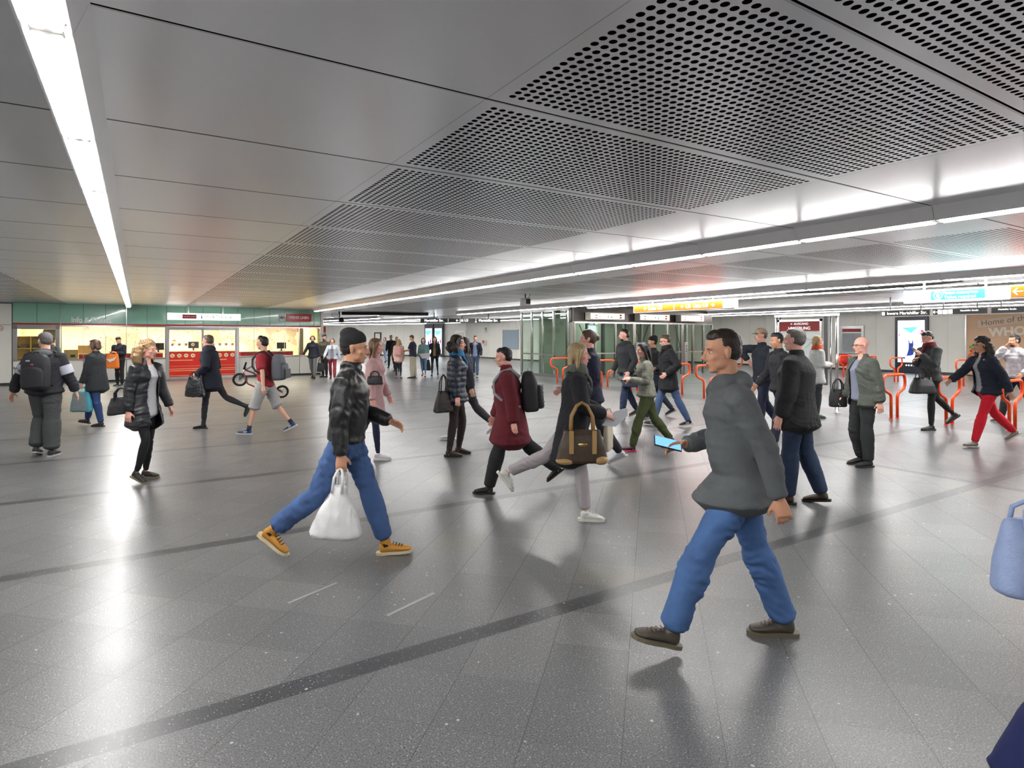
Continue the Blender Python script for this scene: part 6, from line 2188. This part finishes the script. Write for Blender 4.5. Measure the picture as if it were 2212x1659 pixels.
# 26 orange bag man by the counter
x, y, H = spot(258, 834, 727)
g = person('man in black jacket with orange bag standing at the shop window, head bowed', x, y, 1.69, 268,
           stand(hand=((0.26, 0.08, 1.20), (0.26, -0.08, 1.20)), hp=34, curl=(50, 50)), dict(top=(0.014, 0.016, 0.024), kind='jacket', down=0.02, legs=(0.012, 0.012, 0.013), shoe=(0.02, 0.02, 0.02), sole=srgb(180, 180, 180), hair='short', quiff=0.02, hairc=(0.012, 0.011, 0.011), skin='light'), 2)
q = wpt(g, (0.33, 0.0, 1.20))
bag_at('plastic_bag', 'orange and white carrier bag held by the man at the shop window', 'bag', q, -AZ, 0.42, 0.50, 0.14, srgb(235, 125, 35), taper=0.9, strap=0.08, soft=0.4, rough=0.4)
ob = [o for o in bpy.data.objects if o.name.startswith('plastic_bag')][-1]
MB().prism([(-0.17, -0.26), (-0.05, -0.36), (0.10, -0.30), (0.17, -0.18), (0.05, -0.24), (-0.08, -0.27)], -0.080, -0.068).build('white_mark', mat('mark_white', (0.85, 0.85, 0.85), 0.5), ob)
# 27 behind the cap man
x, y, H = spot(113, 838, 731)
person('dark haired person in grey jacket at the left shop window behind the cap man', x, y, 1.64, 92, stand(), dict(top=srgb(98, 104, 104), kind='jacket', legs=(0.03, 0.03, 0.035), hair='short', hairc=(0.012, 0.011, 0.01)), 2)
# 28-30 at the right end of the shop
x, y, H = spot(676, 818, 724)
g = person('woman in dark jacket and grey trousers walking up at the shop corner', x, y, 1.74, 268, walk(0, 10, -10, sh=(-10, 14), ab=(16, 22)), dict(top=(0.018, 0.022, 0.034), kind='jacket', down=0.06, legs=srgb(120, 118, 118), shoe=(0.03, 0.02, 0.02), hair='bob', hairlen=0.05, hairc=(0.12, 0.07, 0.05), skin='pink'), 2, female=True, bulk=1.05)
q = wpt(g, (0.05, 0.33, 0.86))
bag_at('handbag', 'black handbag hanging from the woman in dark jacket at the shop corner', 'bag', q, -AZ, 0.30, 0.36, 0.14, BLACKC, taper=0.8, strap=0.22)
x, y, H = spot(701, 815, 721)
person('man in black cap and olive jacket at the shop corner', x, y, 1.79, 250, stand(), dict(top=srgb(78, 76, 60), kind='jacket', down=0.06, legs=(0.02, 0.02, 0.025), hat='cap', hatc=(0.014, 0.014, 0.014), hair='short', hairc=DBR, skin='pink', beard=True), 2, bulk=1.15)
x, y, H = spot(718, 820, 736)
person('woman in white jacket and red trousers beside the beanie man\'s shoulder', x, y, 1.63, 280, walk(0, 12, -12, sh=(-14, 18), ab=(20, 22)), dict(top=srgb(206, 212, 225), kind='jacket', down=0.04, open=0.07, under=srgb(150, 145, 150), legs=srgb(150, 50, 60), shoe=(0.05, 0.05, 0.05), hair='bob', hairlen=0.05, hairc=(0.16, 0.09, 0.06), skin='pink'), 2, female=True, bulk=1.1)

# ---- people far down the hall
FARP = [
    ((832, 783, 728), 'woman with long dark hair in pale top and light jeans, farthest down the hall', 250, True, walk(0, 10, -10), dict(top=srgb(150, 155, 160), kind='shirt', legs=srgb(140, 160, 185), hair='long', hairc=DBR, shoe=(0.03, 0.03, 0.03))),
    ((845, 795, 723), 'man in black leather jacket walking up beyond the pink backpack', 272, False, walk(1, 12, -12, ab=(14, 14)), dict(top=(0.016, 0.016, 0.018), kind='jacket', legs=srgb(45, 52, 66), hair='short', hairc=BRN, open=0.04, under=(0.03, 0.03, 0.03), shoe=(0.02, 0.02, 0.02))),
    ((857, 802, 727), 'person half hidden behind the long blonde hair', 270, False, stand(), dict(top=(0.05, 0.04, 0.04), kind='jacket', legs=(0.03, 0.03, 0.04), hair='short', hairc=(0.14, 0.06, 0.03))),
    ((861, 817, 732), 'woman with long blonde hair in pink coat, seen from behind', 92, True, stand(), dict(top=srgb(222, 180, 165), kind='coat', down=0.18, legs=(0.012, 0.012, 0.013), ease=0.002, hem=0, shoe=srgb(180, 150, 140), hair='long', hairlen=0.32, hairc=(0.34, 0.22, 0.12))),
    ((892, 817, 723), 'heavy man in dark polo shirt and khaki trousers reading his phone', 172, False, stand(hand=((0.34, 0.10, 1.12), (0.32, -0.02, 1.10)), hp=28), dict(top=(0.014, 0.016, 0.035), kind='tee', sleeve=0.8, loose=0.012, down=0.03, legs=srgb(170, 165, 145), ease=0.024, hem=0.02, shoe=(0.05, 0.06, 0.06), hair='short', hairc=(0.05, 0.03, 0.02), skin='tan')),
    ((915, 814, 729), 'woman in teal cardigan and blue jeans walking up in the distance', 268, True, walk(0, 12, -14), dict(top=srgb(110, 138, 140), kind='jacket', down=0.04, legs=srgb(95, 130, 165), ease=0.002, hem=0, shoe=srgb(190, 110, 100), hair='long', hairc=(0.10, 0.04, 0.03), hairlen=0.15)),
    ((939, 812, 726), 'woman with long dark hair in black jacket before the far screens', 272, True, walk(1, 12, -14, ab=(14, 24), sh=(6, 10)), dict(top=(0.014, 0.013, 0.014), kind='jacket', open=0.06, under=srgb(150, 125, 95), down=0.06, legs=(0.013, 0.013, 0.015), ease=0.002, hem=0, shoe=(0.05, 0.03, 0.03), hair='long', hairlen=0.34, hairc=(0.035, 0.02, 0.018))),
    ((1027, 815, 724), 'man in open navy jacket and pale blue shirt striding in the distance', 265, False, walk(0, 14, -16, hand=((0.2, 0.26, 0.92), (0.12, -0.24, 1.15))), dict(top=(0.018, 0.024, 0.045), kind='jacket', open=0.10, under=srgb(150, 168, 200), legs=srgb(78, 96, 124), legmat='denim', shoe=srgb(150, 145, 140), hair='short', quiff=0.012, hairc=(0.09, 0.055, 0.03), skin='pink')),
]
gs = []
for (pp, lb, yw, fem, ps, ft) in FARP:
    x, y, H = spot(*pp)
    gs.append(person(lb, x, y, min(1.84, H), yw, ps, ft, 3, female=fem, bulk=1.18 if 'heavy' in lb else 1.0))
backpack(gs[3], 'pink backpack worn by the woman with long blonde hair', srgb(215, 165, 158), 0.30, 0.36, 0.14, up=0.10, vox=0.02, straps=(0.6, 0.35, 0.33))
g = gs[4]
phone_at(g, 0, 'phone in the hands of the heavy man in dark polo')
g = gs[6]
q = wpt(g, (0.05, -0.36, 0.84))
bag_at('handbag', 'black handbag swinging from the woman in black before the far screens', 'bag', q, -AZ, 0.42, 0.46, 0.12, (0.018, 0.018, 0.019), taper=0.72, strap=0.14, soft=0.45)
q = wpt(gs[5], (0.10, 0.0, 0.98))
o = MB().prism([(-0.22, 0.0), (0.22, 0.04), (0.20, -0.18), (-0.1, -0.2)], -0.03, 0.03).build('folded_cloth', mat('white_cloth', srgb(215, 212, 215), 0.8)); o.location = q + Vector((-0.02, -0.19, 0)) * 1.0; o.rotation_euler = (0, 0, -AZ)
tag(o, 'white cloth held by the woman in teal cardigan', 'cloth')
g = gs[7]
o = MB().ell((0, 0, 0), (0.14, 0.09, 0.2)).build('coat_bundle', mat('dark_bundle', (0.04, 0.02, 0.02), 0.9)); o.location = wpt(g, (0.2, -0.27, 1.1)); tag(o, 'dark bundled coat over the arm of the man in pale blue shirt', 'coat')

# ---- clerks inside the shop
for (u, off, H, lb, ft) in ((377, 2.9, 1.56, 'ticket clerk in white shirt seated behind the reception desk', dict(top=srgb(225, 225, 230), kind='shirt', legs=(0.02, 0.02, 0.03), hair='short', hairc=(0.16, 0.08, 0.04))),
                            (198, 1.75, 1.55, 'dark haired clerk behind the cardboard box in the shop', dict(top=srgb(200, 180, 150), kind='shirt', legs=(0.02, 0.02, 0.03), hair='short', hairc=DBR)),
                            (320, 1.75, 1.60, 'clerk in mustard shirt behind the counter left of the doors', dict(top=srgb(200, 170, 90), kind='shirt', legs=(0.02, 0.02, 0.03), hair='short', hairc=(0.10, 0.07, 0.04)))):
    p = WM @ Vector((s_of(u, -off), off, 0))
    person(lb, p.x, p.y, H, 270, stand(hand=((0.28, 0.14, 1.10), (0.28, -0.14, 1.10)), hp=15), ft, 3)

# ---- passer-by cut off by the right edge, close to the viewer
p = at_depth(2392, 1400, 2.15)
g = person('person in light blue denim jacket and navy trousers cut off by the right edge', p.x, p.y, 1.74, 0,
           walk(0, 24, -24, 6, 16, 5, -28, lean=5, hand=((0.30, 0.25, 0.95), (-0.40, -0.26, 0.84))),
           dict(top=srgb(130, 152, 200), kind='jacket', down=0.06, legs=srgb(18, 28, 80), ease=0.022, hem=0.02, shoe=(0.02, 0.015, 0.02), hair='short', hairc=DBR), 1)
q = wpt(g, (-0.29, -0.05, 1.11))
bag_at('shoulder_bag', 'pale blue shoulder bag cut off by the right edge in the foreground', 'bag', q, -AZ, 0.30, 0.27, 0.14, srgb(150, 168, 208), taper=0.85, strap=0.06)
bpy.data.scenes.remove(TMP)
bpy.data.scenes.remove(TXT)
